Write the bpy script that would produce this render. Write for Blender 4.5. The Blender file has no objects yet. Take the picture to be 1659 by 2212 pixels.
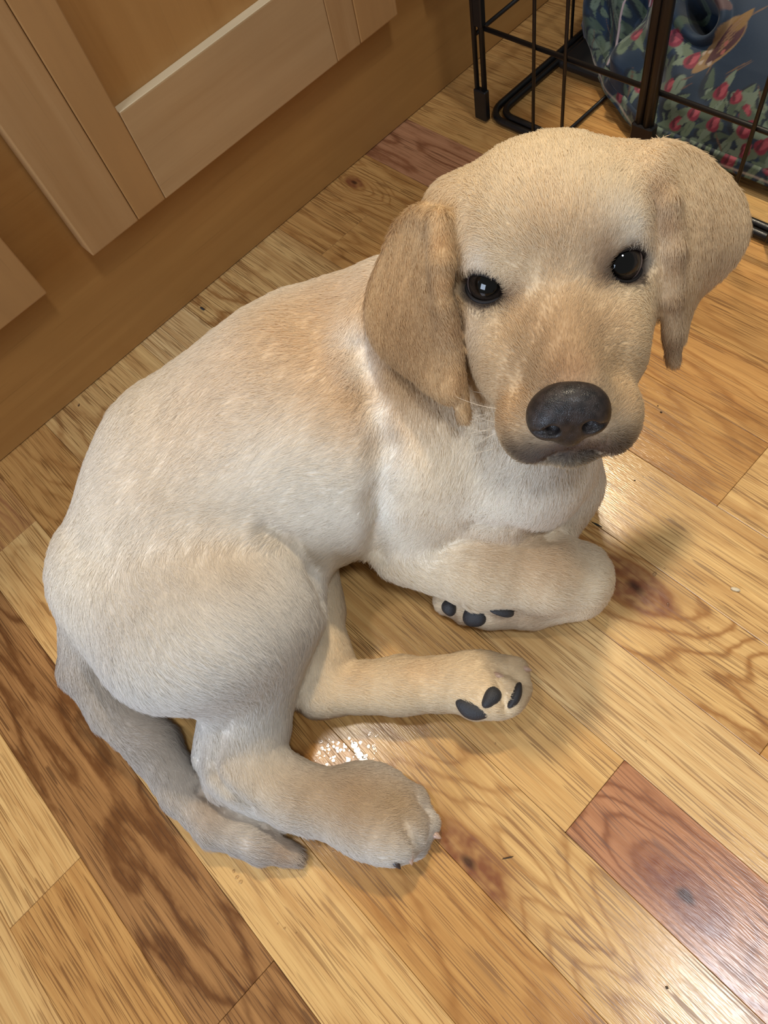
import bpy, bmesh, math, random
import numpy as np
from mathutils import Vector, Matrix

rng = np.random.default_rng(7)
random.seed(7)
scene = bpy.context.scene
col = scene.collection

# ------------------------------------------------------------------ camera
CAM_H = 0.46
# rows: world x, y, z axes expressed in camera axes (right, down, forward)
M = np.array([[0.69370356, -0.69154041, 0.20136345],
              [-0.69758506, -0.57547596, 0.42685185],
              [-0.17930548, -0.43657678, -0.88161798]])
FPX, CX, CY = 1500.0, 829.5, 1106.0
cam_data = bpy.data.cameras.new('camera')
cam = bpy.data.objects.new('camera', cam_data)
col.objects.link(cam)
R = Matrix(((M[0, 0], -M[0, 1], -M[0, 2], 0), (M[1, 0], -M[1, 1], -M[1, 2], 0),
            (M[2, 0], -M[2, 1], -M[2, 2], 0), (0, 0, 0, 1)))
cam.matrix_world = Matrix.Translation((0, 0, CAM_H)) @ R
cam_data.sensor_fit = 'VERTICAL'
cam_data.sensor_height = 36.0
cam_data.lens = 36.0 * FPX / 2212.0
cam_data.clip_start = 0.01
scene.camera = cam

# ------------------------------------------------------------------ light
w = bpy.data.worlds.new('room_light')
scene.world = w
w.use_nodes = True
w.node_tree.nodes['Background'].inputs[0].default_value = (1.0, 0.97, 0.90, 1)
w.node_tree.nodes['Background'].inputs[1].default_value = 0.19


def area(name, loc, target, size, power, color, size_y=None, spread=math.pi):
    d = bpy.data.lights.new(name, 'AREA')
    d.energy = power
    d.color = color
    d.spread = spread
    d.size = size
    if size_y:
        d.shape = 'RECTANGLE'
        d.size_y = size_y
    else:
        d.shape = 'DISK'
    o = bpy.data.objects.new(name, d)
    col.objects.link(o)
    o.location = loc
    o.rotation_euler = (Vector(target) - Vector(loc)).to_track_quat('-Z', 'Y').to_euler()
    return o


def spot(name, loc, target, angle, power, color, radius, blend=1.0):
    d = bpy.data.lights.new(name, 'SPOT')
    d.energy = power
    d.color = color
    d.spot_size = math.radians(angle)
    d.spot_blend = blend
    d.shadow_soft_size = radius
    o = bpy.data.objects.new(name, d)
    col.objects.link(o)
    o.location = loc
    o.rotation_euler = (Vector(target) - Vector(loc)).to_track_quat('-Z', 'Y').to_euler()
    return o


# recessed ceiling spot over the counter end (casts the main shadows), two softer ceiling lamps, daylight window
spot('ceiling_spot', (1.06, 0.73, 2.35), (0.36, 0.06, 0), 35, 135, (1.0, 0.86, 0.64), 0.09)
area('ceiling_lamp', (-0.227, 0.72, 2.40), (0.0, 0.2, 0), 0.20, 7, (1.0, 0.90, 0.76))
area('ceiling_panel', (0.14, -0.72, 2.40), (0.1, -0.3, 0), 0.33, 15.5, (0.85, 0.93, 1.0))
area('window_light', (-2.1, -0.15, 0.95), (0.0, 0.1, 0.05), 1.0, 38, (0.67, 0.80, 1.0), 1.1)

scene.view_settings.view_transform = 'Standard'
scene.view_settings.look = 'None'
scene.view_settings.gamma = 1.0
scene.view_settings.exposure = 0.05
scene.view_settings.use_curve_mapping = False
scene.cycles.max_bounces = 4
scene.cycles.diffuse_bounces = 3
scene.cycles.glossy_bounces = 3
scene.cycles.adaptive_threshold = 0.03

# ------------------------------------------------------------------ helpers


def P(px, py, z=0.0):
    """world point at height z seen at photo position px, py"""
    d = M @ np.array([px - CX, py - CY, FPX])
    t = (z - CAM_H) / d[2]
    return np.array([0, 0, CAM_H]) + t * d


def tag(o, label=None, cat=None, group=None, kind=None):
    if label: o['label'] = label
    if cat: o['category'] = cat
    if group: o['group'] = group
    if kind: o['kind'] = kind
    return o


def empty(name, loc):
    o = bpy.data.objects.new(name, None)
    col.objects.link(o)
    o.location = loc
    return o


def link(name, me, mat=None, parent=None, smooth=False):
    o = bpy.data.objects.new(name, me)
    col.objects.link(o)
    if mat and not me.materials: me.materials.append(mat)
    if parent is not None:
        o.parent = parent
        o.matrix_parent_inverse = Matrix.Translation(parent.matrix_world.translation if False else tuple(parent.location)).inverted()
    if smooth:
        me.polygons.foreach_set('use_smooth', np.ones(len(me.polygons), bool))
    return o


def mesh_from(name, v, f):
    me = bpy.data.meshes.new(name)
    me.from_pydata([tuple(map(float, p)) for p in v], [], [tuple(map(int, q)) for q in f])
    me.update()
    return me


def box_mesh(name, lo, hi, bevel=0.0, seg=1):
    bm = bmesh.new()
    bmesh.ops.create_cube(bm, size=1)
    lo, hi = Vector(lo), Vector(hi)
    for vt in bm.verts:
        vt.co = Vector([lo[i] + (vt.co[i] + .5) * (hi[i] - lo[i]) for i in range(3)])
    if bevel:
        bmesh.ops.bevel(bm, geom=list(bm.edges), offset=bevel, segments=seg, affect='EDGES', profile=0.6)
    me = bpy.data.meshes.new(name)
    bm.to_mesh(me)
    bm.free()
    return me


def tube_mesh(name, pts, r, sides=10, closed=False):
    pts = [np.array(p, float) for p in pts]
    n = len(pts)
    rr = r if hasattr(r, '__len__') else [r] * n
    v, f = [], []
    prev = None
    for i, p in enumerate(pts):
        if closed: t = pts[(i + 1) % n] - pts[i - 1]
        else: t = pts[min(i + 1, n - 1)] - pts[max(i - 1, 0)]
        t /= np.linalg.norm(t)
        if prev is None:
            a = np.array([0, 0, 1.]) if abs(t[2]) < .9 else np.array([1., 0, 0])
        else: a = prev
        a = a - t * (a @ t)
        a /= np.linalg.norm(a)
        prev = a
        b = np.cross(t, a)
        for k in range(sides):
            an = 2 * math.pi * k / sides
            v.append(p + rr[i] * (math.cos(an) * a + math.sin(an) * b))
    for i in range(n if closed else n - 1):
        for k in range(sides):
            f.append((i * sides + k, i * sides + (k + 1) % sides, ((i + 1) % n) * sides + (k + 1) % sides, ((i + 1) % n) * sides + k))
    if not closed:
        f.append(tuple(range(sides))[::-1])
        f.append(tuple((n - 1) * sides + k for k in range(sides)))
    me = mesh_from(name, v, f)
    me.polygons.foreach_set('use_smooth', np.ones(len(me.polygons), bool))
    return me


class NT:
    """small node-tree helper"""

    def __init__(self, name):
        self.mat = bpy.data.materials.new(name)
        self.mat.use_nodes = True
        self.t = self.mat.node_tree
        self.bsdf = self.t.nodes['Principled BSDF']

    def n(self, typ, **kw):
        nd = self.t.nodes.new(typ)
        for k, val in kw.items():
            if k.startswith('i_'):
                key = k[2:]
                nd.inputs[int(key) if key.isdigit() else key].default_value = val
            else: setattr(nd, k, val)
        return nd

    def l(self, a, b):
        self.t.links.new(a, b)

    def inp(self, sock, x):
        if hasattr(x, 'is_linked') or hasattr(x, 'links'): self.l(x, sock)
        else: sock.default_value = x

    def math(self, op, a, b=None, c=None, clamp=False):
        nd = self.n('ShaderNodeMath', operation=op, use_clamp=clamp)
        self.inp(nd.inputs[0], a)
        if b is not None: self.inp(nd.inputs[1], b)
        if c is not None: self.inp(nd.inputs[2], c)
        return nd.outputs[0]

    def vmath(self, op, a, b=None):
        nd = self.n('ShaderNodeVectorMath', operation=op)
        self.inp(nd.inputs[0], a)
        if b is not None: self.inp(nd.inputs[1], b)
        return nd.outputs[0]

    def mix(self, fac, a, b, mode='MIX'):
        nd = self.n('ShaderNodeMix', data_type='RGBA', blend_type=mode)
        self.inp(nd.inputs[0], fac)
        self.inp(nd.inputs[6], a)
        self.inp(nd.inputs[7], b)
        return nd.outputs[2]

    def ramp(self, x, lo, hi):
        nd = self.n('ShaderNodeMapRange', i_1=lo, i_2=hi)
        self.l(x, nd.inputs[0])
        return nd.outputs[0]

    def noise(self, vec, scale=1.0, detail=2.0, rough=0.5, dist=0.0):
        nd = self.n('ShaderNodeTexNoise')
        nd.inputs['Scale'].default_value = scale
        nd.inputs['Detail'].default_value = detail
        nd.inputs['Roughness'].default_value = rough
        nd.inputs['Distortion'].default_value = dist
        self.l(vec, nd.inputs['Vector'])
        return nd.outputs['Fac']

    def set(self, **kw):
        for k, val in kw.items():
            self.inp(self.bsdf.inputs[k.replace('_', ' ')], val)


def srgb(r, g, b):
    def c(u):
        u /= 255.
        return u / 12.92 if u <= .04045 else ((u + .055) / 1.055) ** 2.4
    return (c(r), c(g), c(b), 1.0)


def plain(name, rgb, rough=0.5, metal=0.0, coat=0.0, bump=0.0, bscale=400):
    m = NT(name)
    tc = m.n('ShaderNodeTexCoord').outputs['Object']
    nz = m.noise(tc, bscale, 3)
    m.set(Base_Color=m.mix(m.math('MULTIPLY', nz, .35), rgb, tuple(c * .6 for c in rgb[:3]) + (1,)), Roughness=rough, Metallic=metal)
    m.bsdf.inputs['Coat Weight'].default_value = coat
    if bump:
        b = m.n('ShaderNodeBump', i_Strength=bump, i_Distance=.0006)
        m.l(nz, b.inputs['Height'])
        m.l(b.outputs[0], m.bsdf.inputs['Normal'])
    return m.mat


# ------------------------------------------------------------------ floor
H = CAM_H


def oak_material():
    m = NT('oak_plank')
    tc = m.n('ShaderNodeTexCoord').outputs['Object']
    def attr(nm, out='Vector'):
        return m.n('ShaderNodeAttribute', attribute_type='OBJECT', attribute_name=nm).outputs[out]
    seed = attr('seed', 'Fac')
    tint = attr('tint', 'Color')
    dark = attr('dark', 'Color')
    cath = attr('cath', 'Fac')
    knot = attr('knot', 'Vector')     # x, y, size
    off = m.n('ShaderNodeCombineXYZ')
    m.l(m.math('MULTIPLY', seed, 3.7), off.inputs[0])
    m.l(m.math('MULTIPLY', seed, 9.1), off.inputs[1])
    m.l(m.math('MULTIPLY', seed, 1.3), off.inputs[2])
    p = m.vmath('ADD', tc, off.outputs[0])
    # knot distance, stretched along the board
    sx = m.n('ShaderNodeSeparateXYZ'); m.l(tc, sx.inputs[0])
    kx = m.n('ShaderNodeSeparateXYZ'); m.l(knot, kx.inputs[0])
    wob = m.noise(m.vmath('MULTIPLY', p, (60, 40, 1)), 1, 2)
    dx = m.math('SUBTRACT', sx.outputs[0], kx.outputs[0])
    dy = m.math('MULTIPLY', m.math('SUBTRACT', sx.outputs[1], kx.outputs[1]), .45)
    dist = m.math('SQRT', m.math('ADD', m.math('MULTIPLY', dx, dx), m.math('MULTIPLY', dy, dy)))
    dist = m.math('ADD', dist, m.math('MULTIPLY', m.math('SUBTRACT', wob, .5), .007))
    kd = m.math('DIVIDE', dist, m.math('MAXIMUM', kx.outputs[2], .0001))
    kfall = m.math('MULTIPLY', m.ramp(kd, 1.35, .35), m.math('GREATER_THAN', kx.outputs[2], .001))
    kwide = m.math('MULTIPLY', m.ramp(kd, 4.0, .6), m.math('GREATER_THAN', kx.outputs[2], .001))
    # growth rings: warped field -> sine bands (cathedral grain) bent round the knot
    field = m.noise(m.vmath('MULTIPLY', p, (30, 6.0, 1)), 1.0, 1.5, .45)
    field = m.math('ADD', field, m.math('MULTIPLY', kwide, .55))
    rings = m.math('SINE', m.math('ADD', m.math('MULTIPLY', field, 46), m.math('MULTIPLY', m.noise(m.vmath('MULTIPLY', p, (300, 90, 1)), 1, 2), 2.2)))
    rings = m.math('POWER', m.math('MULTIPLY_ADD', rings, .5, .5), 3.0)
    # straight grain streaks, wandering a little along the board
    psx = m.n('ShaderNodeSeparateXYZ'); m.l(p, psx.inputs[0])
    warp = m.noise(m.vmath('MULTIPLY', p, (22, 4, 1)), 1.0, 2)
    warp = m.math('ADD', m.math('MULTIPLY', m.math('SUBTRACT', warp, .5), .010), m.math('MULTIPLY', kwide, .006))
    gx = m.math('ADD', psx.outputs[0], warp)

    def gvec(fx, fy, z=0.0):
        cv = m.n('ShaderNodeCombineXYZ')
        m.l(m.math('MULTIPLY', gx, fx), cv.inputs[0])
        m.l(m.math('MULTIPLY', psx.outputs[1], fy), cv.inputs[1])
        cv.inputs[2].default_value = z
        return cv.outputs[0]
    bands = m.ramp(m.noise(gvec(230, 2.2), 1.0, 2, .65), .36, .68)
    fine = m.ramp(m.noise(gvec(900, 7.0, 3.), 1.0, 2, .5), .40, .66)
    pale = m.ramp(m.noise(gvec(420, 4.0, 7.), 1.0, 2, .5), .52, .72)
    # open pores: short dark dashes, two lengths, gathered in bands
    pm = m.ramp(m.noise(gvec(120, 2.5, 11.), 1.0, 2, .55), .34, .56)
    p1 = m.ramp(m.noise(gvec(1250, 34, 5.), 1.0, 0.0), .60, .66)
    p2 = m.ramp(m.noise(gvec(900, 16, 9.), 1.0, 0.0), .62, .68)
    pores = m.math('MULTIPLY', m.math('MAXIMUM', p1, p2), m.math('MULTIPLY_ADD', pm, .85, .15))
    c = m.mix(m.math('MULTIPLY', bands, .52), tint, dark)
    c = m.mix(m.math('MULTIPLY', m.math('MULTIPLY', rings, cath), .85), c, dark)
    c = m.mix(m.math('MULTIPLY', m.math('MULTIPLY', m.math('POWER', rings, 3.0), cath), .5), c, m.mix(1.0, dark, (.66, .58, .5, 1), 'MULTIPLY'))
    c = m.mix(m.math('MULTIPLY', fine, .20), c, dark)
    c = m.mix(m.math('MULTIPLY', pale, .28), c, m.mix(1.0, c, (1.25, 1.28, 1.3, 1), 'MULTIPLY'))
    c = m.mix(m.math('MULTIPLY', pores, .66), c, m.mix(1.0, dark, (.42, .38, .34, 1), 'MULTIPLY'))
    kmott = m.ramp(m.noise(m.vmath('MULTIPLY', p, (170, 120, 1)), 1, 1), .30, .62)
    c = m.mix(m.math('MULTIPLY', m.ramp(kd, 1.9, .9), m.math('MULTIPLY', m.math('GREATER_THAN', kx.outputs[2], .001), .45)), c, dark)
    c = m.mix(m.math('MULTIPLY', m.ramp(kd, 1.15, .8), m.math('MULTIPLY', m.math('GREATER_THAN', kx.outputs[2], .001), m.math('MULTIPLY_ADD', kmott, .5, .35))), c, srgb(122, 66, 42))
    c = m.mix(m.math('MULTIPLY', m.ramp(kd, .32, .12), m.math('MULTIPLY', m.math('GREATER_THAN', kx.outputs[2], .001), .8)), c, srgb(50, 26, 18))
    m.set(Base_Color=c)
    m.set(Roughness=m.math('MULTIPLY_ADD', pores, .10, m.math('MULTIPLY_ADD', warp, 2.0, .19)))
    m.bsdf.inputs['Specular IOR Level'].default_value = .42
    h = m.noise(m.vmath('MULTIPLY', tc, (1400, 160, 1)), 1, 1)
    b = m.n('ShaderNodeBump', i_Strength=.30, i_Distance=.0002)
    m.l(h, b.inputs['Height'])
    m.l(b.outputs[0], m.bsdf.inputs['Normal'])
    return m.mat


OAK = oak_material()
floor = link('floor', box_mesh('floor', (-1.1, -.75, -.03), (1.5, .62, -.0065)), plain('floor_gap', srgb(84, 52, 28), .8))
tag(floor, 'honey oak strip floor running towards the cabinet', kind='structure')

# strip edges (fractions of the camera height, read off the photo)
xe = [-1.434, -1.309, -1.184, -1.06, -.935, -.81, -.685, -.561, -.437, -.313, -.194, -.067, .056, .177, .296, .424, .560,
      .697, .827, .962, 1.087, 1.212, 1.337, 1.462, 1.587, 1.712, 1.837, 1.962, 2.087, 2.212]
# board end joints per strip (world y / H), known from the photo; others are random
known = {6: [.05], 7: [.437], 8: [.146], 9: [.966], 10: [], 11: [], 12: [-.0185], 13: [], 14: [-.134], 15: [], 16: [.101, .9985], 17: [], 18: [.35], 19: [], 20: [.6], 21: []}
light, mid, red, brown, pale = (srgb(228, 186, 122), srgb(208, 158, 94), srgb(194, 138, 98), srgb(176, 128, 78), srgb(234, 198, 140))
dlight, dmid, dred, dbrown = srgb(186, 132, 74), srgb(162, 108, 56), srgb(150, 96, 64), srgb(116, 74, 40)
# (strip, segment counted from the far end): tint, dark, cathedral, knot in photo pixels + size
look = {
    (7, 1): (mid, dmid, .2), (7, 0): (light, dlight, .15),
    (8, 0): (brown, dbrown, .95), (8, 1): (brown, dbrown, .5),
    (9, 0): (mid, dred, .45), (9, 1): (light, dlight, .25), (10, 0): (mid, dmid, .45), (6, 0): (light, dlight, .3), (6, 1): (mid, dmid, .3), (18, 1): (mid, dmid, .3), (20, 1): (light, dmid, .3), (21, 0): (mid, dmid, .35), (22, 0): (mid, dlight, .3), (22, 1): (mid, dlight, .3),
    (11, 0): (light, dmid, .45, (1010, 1862, .013)),
    (12, 0): (light, dlight, .15), (12, 1): (red, dred, .9, (1480, 1935, .012)),
    (13, 0): (pale, dlight, .12), (14, 0): (light, dmid, .75, (1372, 1268, .014)), (14, 1): (mid, dmid, .4),
    (15, 0): (light, dmid, .2), (16, 0): (mid, dmid, .5), (16, 1): (mid, dmid, .45), (16, 2): (light, dmid, .25),
    (17, 0): (mid, dmid, .55, (765, 394, .006)), (18, 0): (red, dred, .95), (19, 0): (mid, dlight, .3), (20, 0): (mid, dmid, .3),
}
GAP = .00012
for k in range(len(xe) - 1):
    x0, x1 = xe[k] * H + GAP, xe[k + 1] * H - GAP
    cuts = [1.30 * H] + sorted(known.get(k, [random.uniform(-.6, .9)]), reverse=True) if k in known else [1.30 * H]
    ys = [.60] + [c * H for c in sorted(known[k], reverse=True)] if k in known else [.60, random.uniform(-.25, .35)]
    ys = [y for y in ys if y > -.70] + [-.74]
    for s in range(len(ys) - 1):
        ya, yb = ys[s + 1] + GAP, ys[s] - GAP
        cx, cy = (x0 + x1) / 2, (ya + yb) / 2
        me = box_mesh('plank', (x0 - cx, ya - cy, -.006), (x1 - cx, yb - cy, 0), .00025)
        o = link('plank', me, OAK, floor)
        o.location = (cx, cy, 0)
        lk = look.get((k, s)) or (random.choice([light, mid, light, mid, red, brown]), random.choice([dlight, dmid]), random.uniform(.1, .7))
        o['tint'] = list(lk[0][:3]); o['dark'] = list(lk[1][:3]); o['cath'] = float(lk[2])
        o['seed'] = float(k * 1.37 + s * 5.11)
        kn = (0., 0., 0.)
        if len(lk) > 3:
            q = P(lk[3][0], lk[3][1], 0)
            kn = (q[0] - cx, q[1] - cy, lk[3][2])
        o['knot'] = list(map(float, kn))

# ------------------------------------------------------------------ cabinet


def maple(name, base, darkc, vertical, seed):
    m = NT(name)
    tc = m.n('ShaderNodeTexCoord').outputs['Object']
    p = m.vmath('ADD', tc, (seed, seed * 2.3, seed * .7))
    st = (60, 60, 3.2) if vertical else (3.2, 60, 60)
    g = m.noise(m.vmath('MULTIPLY', p, st), 1.0, 4, .6, .4)
    fig = m.noise(m.vmath('MULTIPLY', p, (14, 14, 14)), 1.0, 2)
    st2 = (380, 380, 9) if vertical else (9, 380, 380)
    fl = m.ramp(m.noise(m.vmath('MULTIPLY', p, st2), 1.0, 2), .66, .78)
    c = m.mix(m.ramp(g, .35, .75), base, darkc)
    c = m.mix(m.math('MULTIPLY', m.ramp(fig, .35, .7), .35), c, tuple(v * .78 for v in base[:3]) + (1,))
    c = m.mix(m.math('MULTIPLY', fl, .35), c, tuple(v * .45 for v in base[:3]) + (1,))
    m.set(Base_Color=c, Roughness=.36)
    b = m.n('ShaderNodeBump', i_Strength=.12, i_Distance=.0005)
    m.l(g, b.inputs['Height'])
    m.l(b.outputs[0], m.bsdf.inputs['Normal'])
    return m.mat


MB, MD = srgb(188, 146, 98), srgb(172, 128, 80)
maple_v = [maple('maple_stile', MB, MD, True, .3), maple('maple_stile_warm', srgb(184, 138, 86), MD, True, 1.9)]
maple_h = maple('maple_rail', srgb(194, 156, 110), srgb(180, 140, 94), False, 3.1)
maple_p = maple('maple_panel', srgb(188, 138, 80), srgb(174, 124, 68), True, 5.3)
maple_b = maple('maple_base', srgb(176, 128, 70), srgb(162, 114, 60), False, 8.2)

maple_lit = maple('maple_lit_edge', srgb(246, 222, 180), srgb(236, 206, 160), False, 2.2)  # paler than the rails: light on the ledge put into the colour
FY = 0.5226            # face of the cabinet carcass
DT = 0.018             # door thickness
cab = empty('kitchen_cabinet', (.3, FY + .15, 0))
tag(cab, 'honey maple kitchen cabinet with framed doors standing flush on the oak floor', 'cabinet')
link('base_panel', box_mesh('base_panel', (-.62, FY, .0006), (1.28, FY + .018, .30), .0008), maple_b, cab)
link('carcass', box_mesh('carcass', (-.62, FY + .0185, .0006), (1.28, FY + .34, .88), .001), maple_b, cab)
link('face_frame', box_mesh('face_frame', (-.62, FY, .3005), (1.28, FY + .018, .88), .0008), maple_v[1], cab)


def door(x0, x1, zb=.1100, zt=.80, stile=.0745, rail=.0725):
    y0, y1 = FY - DT - .0004, FY - .0004
    root = link('door', box_mesh('door', (x0 + stile - .006, y0 + .0095, zb + rail - .006), (x1 - stile + .006, y1, zt - rail + .006), .0004), maple_p, cab)
    s = stile * .62
    for (a, b, mm) in ((x0, x0 + s, 0), (x0 + s + .0003, x0 + stile, 1), (x1 - stile, x1 - s - .0003, 0), (x1 - s, x1, 1)):
        link('stile', box_mesh('stile', (a, y0, zb), (b, y1, zt), .0011 if True else 0, 2), maple_v[mm], root)
    for z0 in (zb, zt - rail):
        link('rail', box_mesh('rail', (x0 + stile + .0002, y0, z0), (x1 - stile - .0002, y1, z0 + rail), .0009, 2), maple_h, root)
    link('rail_lit_edge', box_mesh('rail_lit_edge', (x0 + stile + .0006, y0 + .0006, zb + rail - .0004), (x1 - stile - .0006, y0 + .0094, zb + rail + .0004), .0002), maple_lit, root)  # thin strip added on the bottom rail, its pale colour paints the lit ledge
    # parented to a mesh at the world origin: nothing to undo
    for ch in root.children: ch.matrix_parent_inverse = Matrix.Identity(4)
    return root


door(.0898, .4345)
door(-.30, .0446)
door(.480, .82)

# ------------------------------------------------------------------ wire crate
BLACK = plain('black_wire', srgb(13, 11, 11), .42, 0.0, .08)
TRAY = plain('black_tray', srgb(16, 14, 14), .5)
crate = empty('wire_dog_crate', (.70, .22, 0))
tag(crate, 'black wire dog crate standing in the corner beside the cabinet', 'crate')
FXC, BXC, LYC, RYC, TOPZ = .480, 1.02, .455, -.14, .34


def bar(name, a, b, r, parent=crate):
    return link(name, tube_mesh(name, [a, b], r, 10), BLACK, parent)


def ring(name, z, inset, r, rad):
    pts = []
    xs, ys = (FXC + inset, BXC - inset), (RYC + inset, LYC - inset)
    for cx, cy, a0 in ((xs[0] + rad, ys[1] - rad, 90), (xs[0] + rad, ys[0] + rad, 180), (xs[1] - rad, ys[0] + rad, 270), (xs[1] - rad, ys[1] - rad, 0)):
        for k in range(7):
            a = math.radians(a0 + 90 * k / 6)
            pts.append((cx + rad * math.cos(a), cy + rad * math.sin(a), z))
    return link(name, tube_mesh(name, pts, r, 10, True), BLACK, crate)


ring('bottom_frame', .0040, .004, .0034, .020)
ring('bottom_frame', .0042, .0125, .0034, .016)
ring('top_frame', TOPZ, .004, .0034, .02)
# corner posts, with the sleeve clips that hinge the panels
for (x, y) in ((FXC, LYC), (FXC, RYC), (BXC, LYC), (BXC, RYC)):
    bar('corner_post', (x, y + .0035, .004), (x, y + .0035, TOPZ), .0024)
    bar('corner_post', (x + .0015, y - .0045, .004), (x + .0015, y - .0045, TOPZ), .0026)
    link('hinge_clip', box_mesh('hinge_clip', (x - .003, y - .0085, .0905), (x + .004, y + .001, .30), .001), BLACK, crate)
    link('hinge_clip', box_mesh('hinge_clip', (x - .003, y - .0085, .002), (x + .004, y + .0065, .032), .001), BLACK, crate)
# front wires
for y in (.390, .357, .188, .150, .11, .05, -.02, -.08):
    bar('vertical_wire', (FXC, y, .004), (FXC, y, TOPZ), .0016)
for dy, r in ((0, .0046), (.0075, .0042)):
    bar('door_post', (FXC, .272 + dy, .004), (FXC, .272 + dy, TOPZ), r)
link('latch_sleeve', box_mesh('latch_sleeve', (FXC - .005, .2655, .004), (FXC + .005, .285, .062), .0015), BLACK, crate)
for z in (.0875, .176, .265):
    bar('horizontal_wire', (FXC + .0035, LYC, z), (FXC + .0035, RYC, z), .0021)
# side and back wires
for x in (.62, .70, .78, .86, .94):
    bar('vertical_wire', (x, LYC, .004), (x, LYC, TOPZ), .0016)
for y in (.35, .24, .13, .02):
    bar('vertical_wire', (BXC, y, .004), (BXC, y, TOPZ), .0016)
for z in (.0805, .176, .265):
    bar('horizontal_wire', (FXC, LYC + .004, z), (BXC, LYC + .004, z), .0019)
    bar('horizontal_wire', (BXC - .0035, LYC, z), (BXC - .0035, RYC, z), .0019)
for y in (.3695, .30, .235):
    bar('floor_wire', (FXC + .012, y, .0032), (BXC - .012, y, .0032), .0018)
link('tray', box_mesh('tray', (.573, RYC + .03, .0056), (BXC - .02, LYC - .02, .014), .003, 2), TRAY, crate)

# ------------------------------------------------------------------ floral blanket


def cloth_surface(u, s):
    """u: world y along the crate front, s: arc length up from the front hem -> x, z (no folds)"""
    prof_s = np.array([0, .012, .035, .075, .120, .165, .22, .32])
    prof_x = np.array([.0, .003, .014, .044, .080, .118, .170, .265])
    prof_z = np.array([.0, .011, .031, .058, .084, .106, .122, .118])
    x0 = .526 + np.clip((u - .285) / .13, 0, 1.6) ** 1.5 * .075
    hs = 1 - .0 * np.clip((u - .30) / .14, 0, 1)
    x = x0 + np.interp(s, prof_s, prof_x)
    z = np.interp(s, prof_s, prof_z) * hs + .006
    return x, z


def smooth_noise(a, b, seed):
    r = np.random.default_rng(seed)
    out = np.zeros_like(a)
    for _ in range(14):
        k = r.normal(size=2)
        f = r.uniform(12, 60)
        out += np.sin(f * (k[0] * a + k[1] * b) + r.uniform(0, 6.3)) / (f / 12)
    return out / 6


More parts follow.
